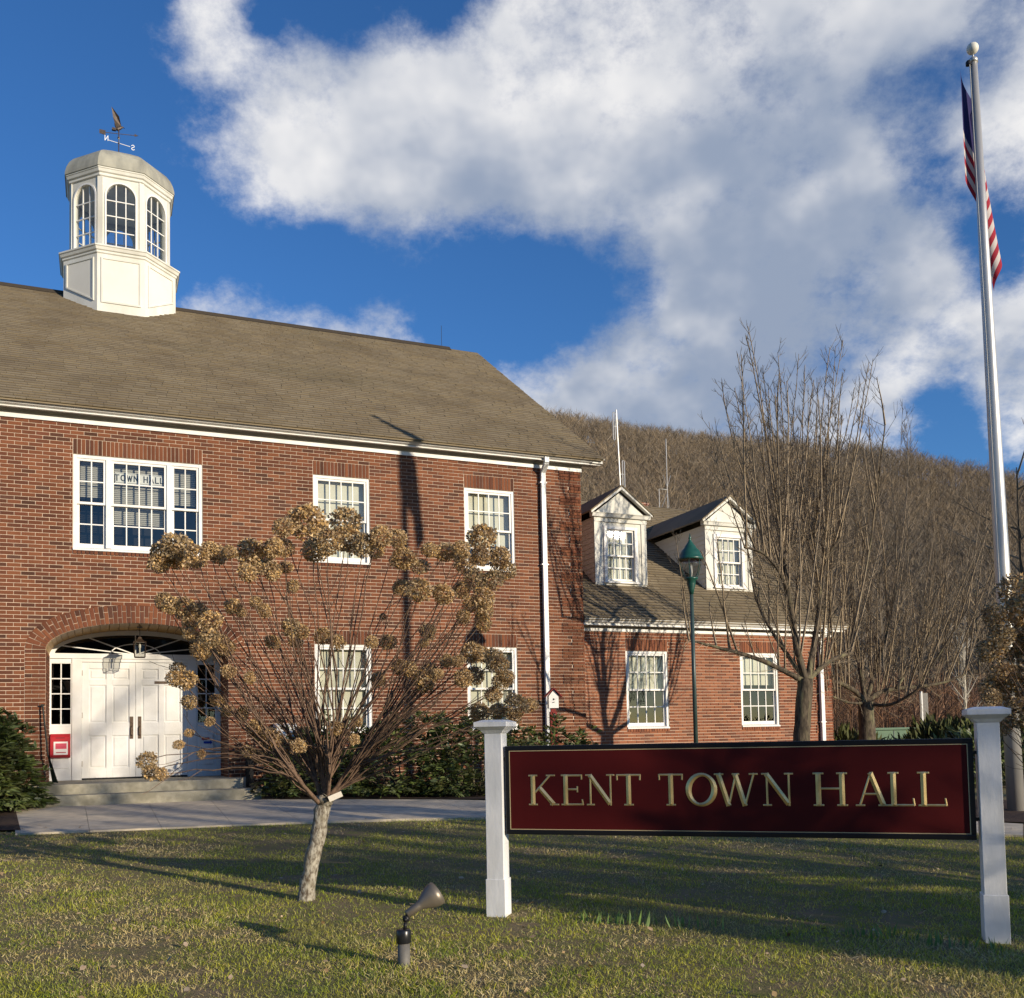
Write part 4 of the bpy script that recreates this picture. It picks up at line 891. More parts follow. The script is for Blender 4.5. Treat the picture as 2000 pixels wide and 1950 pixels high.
LET = [('K', .268, .479), ('E', .507, .677), ('N', .691, .891), ('T', .901, 1.081), ('T', 1.193, 1.368), ('O', 1.380, 1.590), ('W', 1.575, 1.855), ('N', 1.882, 2.077), ('H', 2.195, 2.419), ('A', 2.463, 2.652), ('L', 2.648, 2.817), ('L', 2.821, 3.003)]
for ch, a, b in LET:
    m = MB(); hz = .217; zb = .768
    if ch == 'O':
        cx, cz, ra, rb_ = (a + b) / 2, zb + hz / 2, (b - a) / 2, hz / 2 + .004; n = 36; V = []
        for i in range(n):
            t = 2 * math.pi * i / n; th = (.10 + .085 * abs(math.cos(t + .25)) ** 1.2) * hz; c, s_ = math.cos(t), math.sin(t)
            for k, y in ((0, 0), (.5, -.0085), (1, 0)): V.append((cx + c * (ra - th * k), -.0302 + y, cz + s_ * (rb_ - th * k)))
        m.add(V, [q for i in range(n) for q in ((i * 3, i * 3 + 1, ((i + 1) % n) * 3 + 1, ((i + 1) % n) * 3), (i * 3 + 1, i * 3 + 2, ((i + 1) % n) * 3 + 2, ((i + 1) % n) * 3 + 1))])
    else:
        wd, st_ = GL[ch]; kx = (b - a) / wd
        for s_ in st_:
            wedge(m, (a + s_[0][0] * kx, zb + s_[0][1] * hz), (a + s_[1][0] * kx, zb + s_[1][1] * hz), s_[2] * hz, (s_[3] if len(s_) > 3 else s_[2]) * hz)
    m.build('letter', 'gold', panel)
# ------------------------------------------------------------------ garden spotlight
def spotlight(base, label, yaw=0.0):
    s = empty('garden_spotlight', base, yaw); tag(s, label, 'spotlight')
    f = MB(); f.lathe([(.036, -.1), (.036, .12)], 20); f.build('pipe', 'pvc', s, True)
    f = MB(); f.lathe([(.041, .118), (.044, .122), (.044, .190), (.040, .196), (.012, .198)], 20); f.build('coupling', 'pvc_black', s, True)
    f = MB(); f.tube([(.008, 0, .195), (.012, 0, .236)], .011, 10); f.lathe([(.0, -.022), (.018, -.016), (.022, 0), (.018, .016), (0, .022)], 12, (.016, 0, .258)); f.tube([(.016, -.02, .258), (.016, -.045, .258)], .010, 8); f.build('knuckle', 'iron', s, True)
    f = MB(); prof = [(.018, 0), (.024, .004), (.026, .085), (.030, .10), (.060, .155), (.072, .19), (.074, .225), (.070, .226), (.060, .19), (.02, .11)]
    f.lathe(prof, 28); d = Vector((.135, .06, .085)).normalized(); qt = d.to_track_quat('Z', 'Y'); c = Vector((.018, 0, .280))
    f.xf(lambda v: c + qt @ v); f.build('head', 'bronze_light', s, True)
    f = MB(); f.lathe([(.0, .18), (.062, .19)], 20); f.xf(lambda v: c + qt @ v); f.build('lens', 'lamp_glass', s)
    return s
spotlight((-.662, 5.732, -.3475), 'bronze bullet spotlight on a pipe stub in the lawn before the sign', 0)
# ------------------------------------------------------------------ flagpole and flag
pb = ground_at(1985, 1584); FPY = pb.y; ptop = at(1901, 122, FPY); axis = ptop - pb; H_ = axis.length; axd = axis.normalized()
fp = empty('flagpole', pb); tag(fp, 'tall tapered silver flagpole with a ball on top at the right edge', 'flagpole')
f = MB(); f.tube([axd * (H_ * t) for t in (-.02, .25, .5, .75, 1)], [.104, .092, .078, .062, .048], 24); f.build('pole', 'alu', fp, True)
f = MB(); f.tube([axd * (H_ - .01), axd * (H_ + .04), axd * (H_ + .07)], [.058, .054, .02], 16); f.tube([axd * (H_ + .05), axd * (H_ + .12)], .012, 8); f.build('truck', 'alu', fp, True)
f = MB(); bc = axd * (H_ + .185); f.lathe([(.075 * math.sin(math.pi * i / 12) + 1e-5, -.075 * math.cos(math.pi * i / 12)) for i in range(13)], 20, bc); f.build('ball', 'plate_white', fp, True)
f = MB(); f.lathe([(.035, -.04), (.035, .0), (.02, .02)], 10, axd * (H_ - .02) + Vector((-.08, -.03, 0))); f.build('pulley', 'iron', fp)
f = MB(); f.tube([axd * (H_ - .03) + Vector((-.075, -.05, 0)), axd * (H_ * .62) + Vector((-.07, -.06, 0)), axd * (H_ * .2) + Vector((-.085, -.07, 0))], .006, 4); f.build('halyard', 'rope', fp)
fl = empty('flag', pb + axd * (H_ - .07)); tag(fl, 'limp striped flag hanging down the flagpole', 'flag')
nu, nv = 60, 39; V = []; mi = []; Fc = []
for i in range(nu + 1):
    u_ = i / nu
    for j in range(nv + 1):
        v_ = j / nv; drop = 1.42 * u_ ** .85; d = (v_ * 1.50 + drop)
        k = min(1, u_ * 4); fold = math.sin(u_ * 10 + v_ * 1.3) * .085; fold2 = math.cos(u_ * 10 + v_ * 1.1) * .075
        x = -.16 * (1 - min(1, u_ * 3.5)) - .03 * u_ + fold * k + .33 * (d / 2.9) ** 1.5 * min(1, u_ * 2.5)
        V.append((x, .03 + fold2 * k + .14 * k, -d))
for i in range(nu):
    for j in range(nv):
        Fc.append((i * (nv + 1) + j, (i + 1) * (nv + 1) + j, (i + 1) * (nv + 1) + j + 1, i * (nv + 1) + j + 1))
        stripe = int(j / nv * 13); mi.append(2 if (i / nu < .4 and stripe < 7) else (0 if stripe % 2 == 0 else 1))
me = np_mesh('cloth', V, Fc, ['flag_red', 'flag_white', 'flag_blue'], mi, True); link('cloth', me, fl)
# ------------------------------------------------------------------ green lamp post
lm = empty('lamp_post', (3.062, 16.3, -.01)); lm.scale = (.96, .96, .966); tag(lm, 'green post lantern with clear globe standing before the wing', 'street lamp')
f = MB(); f.lathe([(.12, 0), (.12, .08), (.075, .2), (.060, .35), (.040, .5)], 16); f.build('base', 'pole_green', lm, True)
f = MB(); f.lathe([(.040, .5), (.033, 3.44)], 16); f.build('pole', 'pole_green', lm, True)
f = MB(); f.lathe([(.036, 3.42), (.052, 3.50), (.078, 3.60), (.082, 3.66), (.12, 3.685), (.125, 3.705), (.10, 3.715)], 18); f.build('collar', 'lamp_green', lm, True)
f = MB(); f.lathe([(.105, 3.715), (.145, 3.80), (.180, 3.92), (.195, 4.02)], 18); f.build('globe', 'lamp_glass', lm, True)
f = MB(); f.lathe([(.02, 3.715), (.035, 3.80), (.03, 3.92), (.012, 3.95)], 10); f.build('lamp_socket', 'galv', lm)
f = MB()
for i in range(6):
    t = i * math.pi / 3 + .2; c, s_ = math.cos(t), math.sin(t); f.tube([(.112 * c, .112 * s_, 3.715), (.152 * c, .152 * s_, 3.80), (.187 * c, .187 * s_, 3.92), (.202 * c, .202 * s_, 4.03)], .006, 4)
f.build('ribs', 'lamp_green', lm)
f = MB(); f.lathe([(.195, 4.02), (.222, 4.02), (.225, 4.05), (.205, 4.07), (.19, 4.12), (.155, 4.19), (.105, 4.24), (.10, 4.26), (.075, 4.29), (.04, 4.34), (.022, 4.38), (.022, 4.40), (.03, 4.41), (.012, 4.44), (.002, 4.50)], 20); f.build('hood', 'lamp_green', lm, True)
# ------------------------------------------------------------------ birdhouse on a red post
bd = empty('birdhouse', wld(.43, -1.0, 0), R(8)); tag(bd, 'white birdhouse with red roof on a red post by the downspout', 'birdhouse')
f = MB(); f.box(-.065, .065, -.065, .065, -.02, 1.42); f.build('post', 'birdhouse_red', bd, bevel=.004)
f = MB(); f.box(-.045, .045, -.05, .05, 1.42, 1.50); f.build('neck', 'birdhouse_red', bd)
f = MB(); f.box(-.095, .095, -.095, .095, 1.49, 1.72); f.prism([(-.095, 1.72), (.095, 1.72), (0, 1.84)], -.094, .094); f.build('box', 'white', bd)
f = MB()
for sx in (-1, 1): q = [(0, 1.86), (sx * .16, 1.70), (sx * .16, 1.725), (0, 1.885)]; f.prism(q if sx < 0 else q[::-1], -.14, .12)
f.build('roof', 'birdhouse_red', bd)
f = MB(); f.lathe([(.018, 0), (.018, .004)], 14); f.xf(lambda v: Vector((v.x, -.0955 - v.z, 1.66 + v.y))); f.build('entrance_hole', 'iron', bd)
f = MB(); f.tube([(-.012, -.098, 1.60), (0, -.13, 1.60), (.015, -.10, 1.605)], .006, 6); f.build('perch', 'iron', bd)
# ------------------------------------------------------------------ green transformer box, road sign from behind
ub = empty('transformer_box', (11.75, 30.0, 0), R(-18)); tag(ub, 'pale green metal utility cabinet beyond the bare trees', 'utility box')
f = MB(); f.box(-.62, .55, -.45, .45, -.05, .92); f.build('cabinet', 'utility_green', ub, bevel=.02)
f = MB(); f.box(-.64, .57, -.48, .47, .92, .99); f.build('lid', 'utility_green', ub, bevel=.01)
f = MB(); f.box(-.03, -.015, -.456, -.45, .05, .9); f.box(.08, .17, -.458, -.4505, .45, .62); f.build('door_seam', 'galv', ub)
rs = empty('road_sign', (13.9, 33.0, 0), R(30)); tag(rs, 'back of a narrow metal road sign on a white post', 'sign')
f = MB(); f.tube([(0, 0, 0), (0, 0, 2.2)], .04, 8); f.build('post', 'white', rs)
f = MB(); f.box(-.10, .32, -.02, -.0, 1.25, 2.15); f.build('plate', 'pvc', rs)
# small white service cabinet at the wall behind the shrubs
sc_ = empty('service_cabinet', wld(-4.55, -.18, .98), TH); tag(sc_, 'white service cabinet on the brick wall behind the hydrangea', 'cabinet')
f = MB(); f.box(-.18, .18, -.12, .165, 0, .24); f.build('housing', 'white', sc_, bevel=.01)
f = MB(); f.sweep([(-.15, .24), (-.15, .26), (.16, .30), (.16, .24)], -.2, .2); f.build('lid', 'white', sc_)
# ------------------------------------------------------------------ plants: helpers
def rv(): return Vector((random.gauss(0, 1), random.gauss(0, 1), random.gauss(0, 1))).normalized()
def curve(p, d, L, n, jit, trop=0.0):
    pts = [Vector(p)]; d = Vector(d).normalized()
    for i in range(n):
        d = (d + rv() * jit + Vector((0, 0, trop))).normalized(); pts.append(pts[-1] + d * (L / n))
    return pts
def taper(r0, r1, n): return [r0 + (r1 - r0) * i / (n - 1) for i in range(n)]
def twigs(mb, pts, r, L, every, ang=(.5, 1.0), sub=.5, up_=.25):
    """short side twigs along a shoot"""
    for a, b in zip(pts[1:], pts[2:]):
        seg = (b - a); n = max(1, int(seg.length / every))
        for k in range(n):
            p = a + seg * random.random(); s_ = rv(); s_ = (s_ - seg.normalized() * s_.dot(seg.normalized())).normalized(); t = random.uniform(*ang)
            d = seg.normalized() * math.cos(t) + s_ * math.sin(t); l = L * random.uniform(.35, 1)
            q = curve(p, d, l, 3, .18, up_); mb.tube(q, taper(r, r * .45, 4), 3)
            if random.random() < sub:
                for _ in range(2):
                    i = random.choice((1, 2)); d2 = ((q[i + 1] - q[i]).normalized() + rv() * .8).normalized(); q2 = curve(q[i], d2, l * .5, 2, .2, up_); mb.tube(q2, taper(r * .7, r * .4, 3), 3)
def shoot(mb, p, d, L, r, every=.16, tw=.4, trop=.06, jit=.05, n=7, sub=.7, rt_=.0058):
    q = curve(p, d, L, n, jit, trop); mb.tube(q, taper(r, r * .32, n + 1), 4, cap=False); twigs(mb, q, rt_, tw, every, sub=sub); return q
def poly_at(pts, t):
    f = t * (len(pts) - 1); i = min(int(f), len(pts) - 2); return pts[i].lerp(pts[i + 1], f - i), (pts[i + 1] - pts[i]).normalized()
def smooth(pts, k=3):
    pts = [Vector(p) for p in pts]
    for _ in range(k - 1):
        out = [pts[0]]
        for a, b in zip(pts, pts[1:]): out += [a.lerp(b, .25), a.lerp(b, .75)]
        pts = out + [pts[-1]]
    return [p + rv() * .006 for p in pts]
def inst(TV, TF, M, O):
    """numpy copies of a small template: TV (k,3), TF (m,3), M (n,3,3) row vectors, O (n,3)"""
    TV = np.asarray(TV, float); TF = np.asarray(TF); n, k = len(O), len(TV)
    V = np.einsum('ki,nij->nkj', TV, M) + O[:, None, :]
    return V.reshape(-1, 3), (TF[None] + (np.arange(n) * k)[:, None, None]).reshape(-1, TF.shape[1])
def frames(D, roll=None):
    D = D / np.linalg.norm(D, axis=1, keepdims=True); n = len(D)
    A = np.cross(D, np.array([0, 0, 1.0]) + rng.normal(0, .02, (n, 3))); A /= np.linalg.norm(A, axis=1, keepdims=True) + 1e-9; B = np.cross(A, D)
    if roll is not None:
        c, s_ = np.cos(roll)[:, None], np.sin(roll)[:, None]; A, B = A * c + B * s_, B * c - A * s_
    return np.stack([A, D, B], 1)          # template x -> A, y -> D, z -> B
# ------------------------------------------------------------------ hydrangea: stems and dried flower heads
PT4 = np.array([(0, 0, 0), (.5, .35, .10), (0, 1, .02), (-.5, .35, .10)])
def head_mesh(name, mats, n, seed):
    r = np.random.default_rng(seed)
    D = r.normal(0, 1, (n, 3)); D /= np.linalg.norm(D, axis=1, keepdims=True)
    lump = 1 + .10 * np.sin(D[:, 0] * 5 + seed) * np.cos(D[:, 2] * 4 + seed * 2); rad = (.42 + .60 * r.random(n) ** .5) * lump
    O = D * rad[:, None] * np.array([1, 1, 1.02]); O[:, 2] -= .15 * (1 - D[:, 2]) * 0
    O = O * (1 - .22 * np.clip(O[:, 2:3], 0, 1))
    T = r.normal(0, 1, (n, 3)) + D * .55; V, Fc = inst(PT4 * np.array([.9, 1, 1]), np.array([(0, 1, 2, 3)]), frames(T, r.random(n) * 6.28) * (.15 + .10 * r.random(n))[:, None, None], O)
    mi = (r.random(n) < .25).astype(int); return np_mesh(name, V, Fc, mats, mi)
HEADS = [head_mesh('flower_head', ['petal', 'petal_grey'], 900, s) for s in range(5)]
HEADG = [head_mesh('flower_head', ['petal_grey', 'petal'], 800, s + 20) for s in range(3)]
HL = [(740,195,55),(850,160,80),(905,205,55),(1040,165,70),(950,265,70),(890,300,68),(1050,250,75),(1120,275,58),(1205,235,60),(1285,245,45),(1180,300,45),(1310,340,58),(1395,380,40),(1440,300,45),(1515,310,55),(1590,290,38),(1690,240,72),(1600,360,60),(1680,330,50),(1770,340,60),(1810,400,45),(1740,440,62),(1650,440,50),(1500,510,50),(1590,490,40),(1390,490,60),(1300,480,45),
 (230,280,70),(170,320,65),(150,362,46),(245,340,55),(330,330,52),(390,300,50),(430,322,52),(485,310,38),(580,310,70),(640,335,45),(690,290,52),(740,290,50),(570,410,45),(630,390,38),(690,400,48),(750,385,40),(785,475,30),(170,545,45),(205,565,42),(270,580,58),(330,590,48),(300,640,48),(390,640,50),(290,700,33),(390,720,58),(440,740,48),(345,785,45),(470,770,42),(500,570,40),(540,600,30),(610,550,28),(650,590,42),(690,740,38),(780,670,45),(830,690,33),(800,740,33),(930,710,38),(1000,740,38),(1160,740,33),(1240,740,45),(1215,620,18),
 (1690,530,55),(1700,590,50),(1690,645,48),(1600,620,38),(1640,560,45),(1430,690,42),(1410,745,28),(1300,860,48),(1345,870,42),(1410,920,60),(1440,880,48),(1190,920,38),(1520,830,42),(1575,830,33),(1640,790,48),(1690,800,46),(1745,810,54),(1765,845,48),(1600,910,42),(1650,900,46),(1775,930,42),(1805,910,38),(1740,990,38),(1850,1040,58),(1840,1095,42),(1915,1040,42),(1680,1075,46),(1760,1070,42),(1480,890,30),
 (240,870,48),(275,920,52),(220,912,42),(290,1025,42),(390,1120,24),(290,1175,22),(240,1230,28),(350,1275,22),(90,1305,42),(112,1362,48),(155,1370,36),(430,1020,38),(470,1070,33),(480,880,42),(580,910,33),(545,1080,36),(610,1150,43),(680,1200,58),(750,1240,43),(815,1235,38),(885,1250,24),(930,1318,38),(902,1350,30),(990,1150,33),(1090,1120,33),(1080,1205,28),(570,1260,36),(625,1285,34)]
def hydrangea(name, label, base, crotch, heads, rootY, spread, extra, trunk_r, gshare, lean=None):
    t = empty(name, base); tag(t, label, 'shrub'); b = Vector(base); c = Vector(crotch) - b
    f = MB(); q = smooth([(0, 0, -.06), c * .3 + Vector((-.01, 0, 0)), c * .65 + Vector((.012, 0, 0)), c * .92, c], 3); n = len(q)
    rr = [trunk_r * (1.35 if i == 0 else 1.12 if i < n * .15 else .95 + .06 * math.sin(i * 2.1) + (.22 if i > n * .85 else 0)) for i in range(n)]; f.tube(q, rr, 14)
    f.xf(lambda v: v + rv() * .0045); f.build('trunk', 'hyd_bark', t, True)
    stems = MB(); tips = [(p - b, r_) for p, r_ in heads]; prim = []
    for k in range(13):          # main limbs leaving the crotch
        a = 2 * math.pi * k / 13 + random.uniform(-.2, .2); tilt = random.choice((.35, .7, 1.0)) * random.uniform(.85, 1.15)
        d = Vector((math.cos(a) * math.sin(tilt), math.sin(a) * math.sin(tilt) * .8, math.cos(tilt))); q = curve(c + rv() * .02 - Vector((0, 0, .05)), d, random.uniform(.32, .62) * spread, 7, .13, .04)
        prim.append(q); lb = MB(); lb.tube(q, taper(.019, .010, 8), 7); lb.build('limb', 'stem', t, True)
    def attach(p):
        best = min(prim, key=lambda q: ((p - c).normalized() - (q[-1] - c).normalized()).length + random.random() * .45); return poly_at(best, random.uniform(.25, 1.0))
    def stem_to(p, r0, r1, nj, jit):
        st_, dr = attach(p); d = p - st_; L = d.length; bow = rv() * L * .10 + Vector((0, 0, -.05 * L if d.z > .3 else .05 * L))
        k1 = st_ + dr * L * .30 + bow * .5; k2 = st_ + d * .68 + bow; pts = []
        for j in range(nj):
            u_ = j / (nj - 1); pts.append(st_ * (1 - u_) ** 3 + k1 * 3 * u_ * (1 - u_) ** 2 + k2 * 3 * u_ * u_ * (1 - u_) + p * u_ ** 3 + (rv() * jit if 0 < j < nj - 1 else Vector()))
        stems.tube(pts, taper(r0, r1, nj), 4, cap=False); return pts
    for p, r_ in tips:
        pts = stem_to(p, .0065 + .0025 * random.random(), .0028, 10, .014)
        for _ in range(2):
            u_ = random.uniform(.4, .95); o, dd = poly_at(pts, u_); e = curve(o, dd + rv() * .7, random.uniform(.10, .38), 4, .16, .06); stems.tube(e, taper(.0034, .0017, 5), 3)
    for _ in range(extra):
        p, r_ = random.choice(tips); pts = stem_to(c + (p - c) * random.uniform(.5, 1.02) + rv() * .22, .0055, .002, 8, .018)
        o, dd = poly_at(pts, .7); e = curve(o, dd + rv() * .6, .3, 4, .16, .06); stems.tube(e, taper(.003, .0016, 5), 3)
    stems.build('stems', 'stem', t)
    for i, (p, r_) in enumerate(tips):
        o = link('flower_head', random.choice(HEADG if random.random() < gshare else HEADS), t); stuff(o); o.location = p; k = r_ * random.uniform(.92, 1.08)
        o.scale = (k * random.uniform(.85, 1.15), k * random.uniform(.85, 1.15), k * random.uniform(.82, 1.12)); o.rotation_euler = (random.uniform(-.5, .5), random.uniform(-.5, .5), random.uniform(0, 6.28))
    return t
hb = ground_at(597, 1752); HY = hb.y
hc = at(634, 1560, HY)
heads = []
for i, (x, y, r_) in enumerate(HL):
    sx, sy = 250 + x / 2.441, 950 + y / 2.441; dx = (sx - 632) / 300
    dep = random.uniform(-.75, .75) * math.sqrt(max(.1, 1 - min(1, dx * dx) * .6)) * (.55 + .45 * min(1, (1560 - sy) / 400))
    Y = HY + dep; heads.append((at(sx, sy, Y), r_ / 2.441 / (F / Y) * 1.0))
ht = hydrangea('hydrangea_tree', 'small hydrangea tree with dried tan flower heads and a pale leaning trunk', hb, hc, heads, HY, 1, 34, .064, .18)
f = MB(); f.box(-.055, .055, -.003, .003, -.022, .022); o = f.build('plant_tag', 'tag_white', ht); o.location = at(655, 1556, HY - .09) - hb; o.rotation_euler = (0, R(-22), R(10))
HR = [(1985,1150,36),(1995,1190,32),(1942,1200,25),(1955,1240,25),(1935,1268,27),(1975,1252,34),(1995,1300,36),(1960,1320,30),(1942,1345,25),(1975,1350,30),(1936,1362,18),(1957,1420,20),(1930,1385,15),(2012,1220,42),(2025,1330,42),(1992,1390,30),(2060,1250,45),(2070,1340,45),(2110,1200,50),(2040,1140,45),(2100,1390,45),(2140,1290,50)]
hb2 = Vector((5.15, 8.55, gz(8.55))); heads = []
for x, y, r_ in HR:
    Y = 8.6 + random.uniform(-.45, .45); heads.append((at(x, y, Y), r_ / (F / Y)))
hydrangea('hydrangea_shrub', 'hydrangea shrub with dried heads darkened for shade at the right edge behind the sign post', hb2, hb2 + Vector((-.02, .02, .42)), heads, 8.6, 1, 40, .04, .55)  # larger grey share puts the shade on this shrub into the petals
# ------------------------------------------------------------------ rhododendrons
LEAF = np.array([(0, 0, 0), (-.16, .38, .03), (0, .42, -.02), (.16, .38, .03), (-.13, .75, .0), (0, .78, -.05), (.13, .75, .0), (0, 1.05, -.10)])
LEAF_F = np.array([(0, 2, 1), (0, 3, 2), (1, 2, 5), (1, 5, 4), (2, 3, 6), (2, 6, 5), (4, 5, 7), (5, 6, 7)])
def rhodo(label, c, rad, n, leaf, singles=0, group=None, seed=0):
    """leaf whorls over a lumpy mound; c is the centre on the ground, rad the half sizes"""
    r = np.random.default_rng(seed); t = empty('rhododendron', c); tag(t, label, 'shrub', group); rad = np.array(rad)
    u_ = r.normal(0, 1, (n, 3)); u_[:, 2] = np.abs(u_[:, 2]) * .9 - .12; u_ /= np.linalg.norm(u_, axis=1, keepdims=True)
    u_ = u_ / (np.abs(u_) ** 3.2).sum(1, keepdims=True) ** (1 / 3.2)
    lump = .96 + .13 * np.sin(u_[:, 0] * 4 + seed) * np.sin(u_[:, 1] * 5 + seed * 1.7) + .13 * np.sin(u_[:, 0] * 11 + u_[:, 2] * 9 + seed)
    C0 = u_ * rad * (lump * (.55 + .45 * r.random(n) ** .4))[:, None]; C0[:, 2] = np.maximum(C0[:, 2], .06 + .1 * r.random(n))
    Os, Ds = [], []
    for k in range(8):
        a = 2 * np.pi * (k / 8 + r.random(n)); out = np.stack([np.cos(a), np.sin(a), np.zeros(n)], 1)
        d = out + u_ * .75 + np.array([0, 0, -.10]) + r.normal(0, .18, (n, 3)); Os.append(C0 + r.normal(0, .012, (n, 3))); Ds.append(d)
    O = np.concatenate(Os); D = np.concatenate(Ds); sz = leaf * (.65 + .5 * r.random(len(O)))
    M = frames(D, r.normal(0, .5, len(O))) * sz[:, None, None]
    front = np.argsort(((O + np.array(c)) * np.array([.6, 1, 0])).sum(1) - O[:, 2] * .6) if singles else np.arange(0)
    pick = front[:singles]; rest = np.setdiff1d(np.arange(len(O)), pick)
    V, Fc = inst(LEAF, LEAF_F, M[rest], O[rest]); stuff(link('leaves', np_mesh('leaves', V, Fc, 'rhodo'), t))
    if singles:
        lm_ = np_mesh('leaf', LEAF, LEAF_F, 'rhodo')
        for i in pick:
            o = link('leaf', lm_, t); mm = M[i]; o.matrix_local = Matrix(((mm[0][0], mm[1][0], mm[2][0], O[i][0]), (mm[0][1], mm[1][1], mm[2][1], O[i][1]), (mm[0][2], mm[1][2], mm[2][2], O[i][2]), (0, 0, 0, 1)))
    st_ = MB()
    for k in range(26):
        i = r.integers(0, n); p = Vector(C0[i]); st_.tube([Vector((p.x * .15, p.y * .15, -.05)), Vector((p.x * .55, p.y * .55, p.z * .45)), p], [.016, .012, .006], 5)
    st_.build('branches', 'bark', t)
G_R = 'rhododendrons along the front wall'
rhodo('glossy rhododendron left of the entry steps, at the left edge', (-8.4, 14.75, 0), (1.06, .95, 1.68), 1900, .145, 300, None, 3)
rhodo('rhododendron directly right of the steps, behind the hydrangea', (-3.35, 16.9, 0), (.95, .8, 1.25), 620, .125, 0, G_R, 5)
rhodo('rhododendron behind the hydrangea trunk, second from the steps', (-1.85, 16.5, 0), (1.05, .85, 1.30), 720, .125, 0, G_R, 8)
rhodo('rhododendron just left of the sign\'s left post, under the ground-floor window', (-.65, 16.3, 0), (1.0, .85, 1.32), 760, .125, 200, G_R, 12)
rhodo('low rhododendron at the foot of the birdhouse post', (.72, 17.7, 0), (.85, .8, 1.12), 520, .12, 0, G_R, 17)
# ------------------------------------------------------------------ bare trees near the wing
def limbs_tree(name, label, base, trunk, limbs, shoots, seed, group=None, twl=.42, every=.17):
    random.seed(seed); t = empty(name, base); tag(t, label, 'tree', group); b = Vector(base)
    f = MB(); q = smooth([Vector(p) - b for p, r_ in trunk], 3); rs = [r_ for p, r_ in trunk]; n = len(q)
    f.tube(q, [rs[0] + (rs[-1] - rs[0]) * i / (n - 1) if i > n * .12 else rs[0] * 1.15 for i in range(n)], 14); f.xf(lambda v: v + rv() * .008); f.build('trunk', 'bark', t, True)
    cr = MB()
    for pts, r0, r1, ns, up_l in limbs:
        q = smooth([Vector(p) - b for p in pts], 3); n = len(q); f = MB(); f.tube(q, taper(r0 * .82, r1 * .85, n), 9); f.xf(lambda v: v + rv() * .004); f.build('limb', 'bark', t, True)
        for k in range(int(ns * 1.35)):
            u_ = random.uniform(.18, 1) if k else 1.0; p, d = poly_at(q, u_); out = Vector((d.x, d.y, 0)) * .25 + rv() * .22
            shoot(cr, p, Vector((0, 0, 1)) + out, random.uniform(*up_l), .021 * random.uniform(.6, 1.15), every, twl, trop=.05, sub=.8)
        twigs(cr, q, .006, .8, .22, sub=.9, up_=.1)
    cr.build('crown', 'twig', t); return t
def A(Y, *pts): return [at(x, y, Y + dy) for x, y, dy in [(p + (0,))[:3] for p in pts]]
Y1 = 18.0; b1 = at(1564, 1440, Y1); b1.z = 0
limbs_tree('bare_tree', 'bare tree with dark forked trunk in front of the wing\'s right window', b1,
    [(b1 + Vector((0, 0, -.1)), .16), (at(1565, 1440, Y1), .128), (at(1570, 1370, Y1), .122), (at(1574, 1325, Y1), .135)],
    [(A(Y1, (1572, 1332), (1535, 1312, -.1), (1490, 1290, -.3), (1440, 1275, -.5), (1390, 1262, -.7), (1345, 1250, -.9)), .075, .018, 8, (.6, 2.6)),
     (A(Y1, (1572, 1330), (1545, 1290, .1), (1515, 1245, .2), (1490, 1205, .3), (1475, 1165, .3)), .06, .022, 5, (.8, 2.4)),
     (A(Y1, (1574, 1330), (1556, 1270), (1548, 1210, .1), (1538, 1150, .1), (1532, 1100, .2), (1528, 1068, .2)), .085, .045, 16, (2.4, 4.3)),
     (A(Y1, (1538, 1150), (1515, 1105, -.2), (1490, 1078, -.3), (1455, 1070, -.5)), .04, .02, 11, (2.0, 3.7)),
     (A(Y1, (1576, 1330), (1590, 1260, .2), (1600, 1190, .3), (1602, 1130, .4), (1618, 1085, .5), (1640, 1050, .5)), .075, .035, 15, (2.2, 3.9)),
     (A(Y1, (1530, 1090), (1545, 1062, .4), (1570, 1055, .7), (1590, 1050, .9)), .04, .02, 10, (2.5, 4.2)),
     (A(Y1, (1578, 1330), (1602, 1305, .3), (1630, 1285, .5), (1665, 1275, .8)), .07, .035, 12, (1.8, 4.2)),
     (A(Y1, (1655, 1278, .7), (1690, 1130, .9), (1712, 980, 1.0), (1728, 830, 1.1)), .030, .012, 8, (.8, 1.7))],
    0, 11, 'bare trees beside the wing', .42, .11)
Y2 = 24.0; b2 = at(1693, 1440, Y2); b2.z = 0
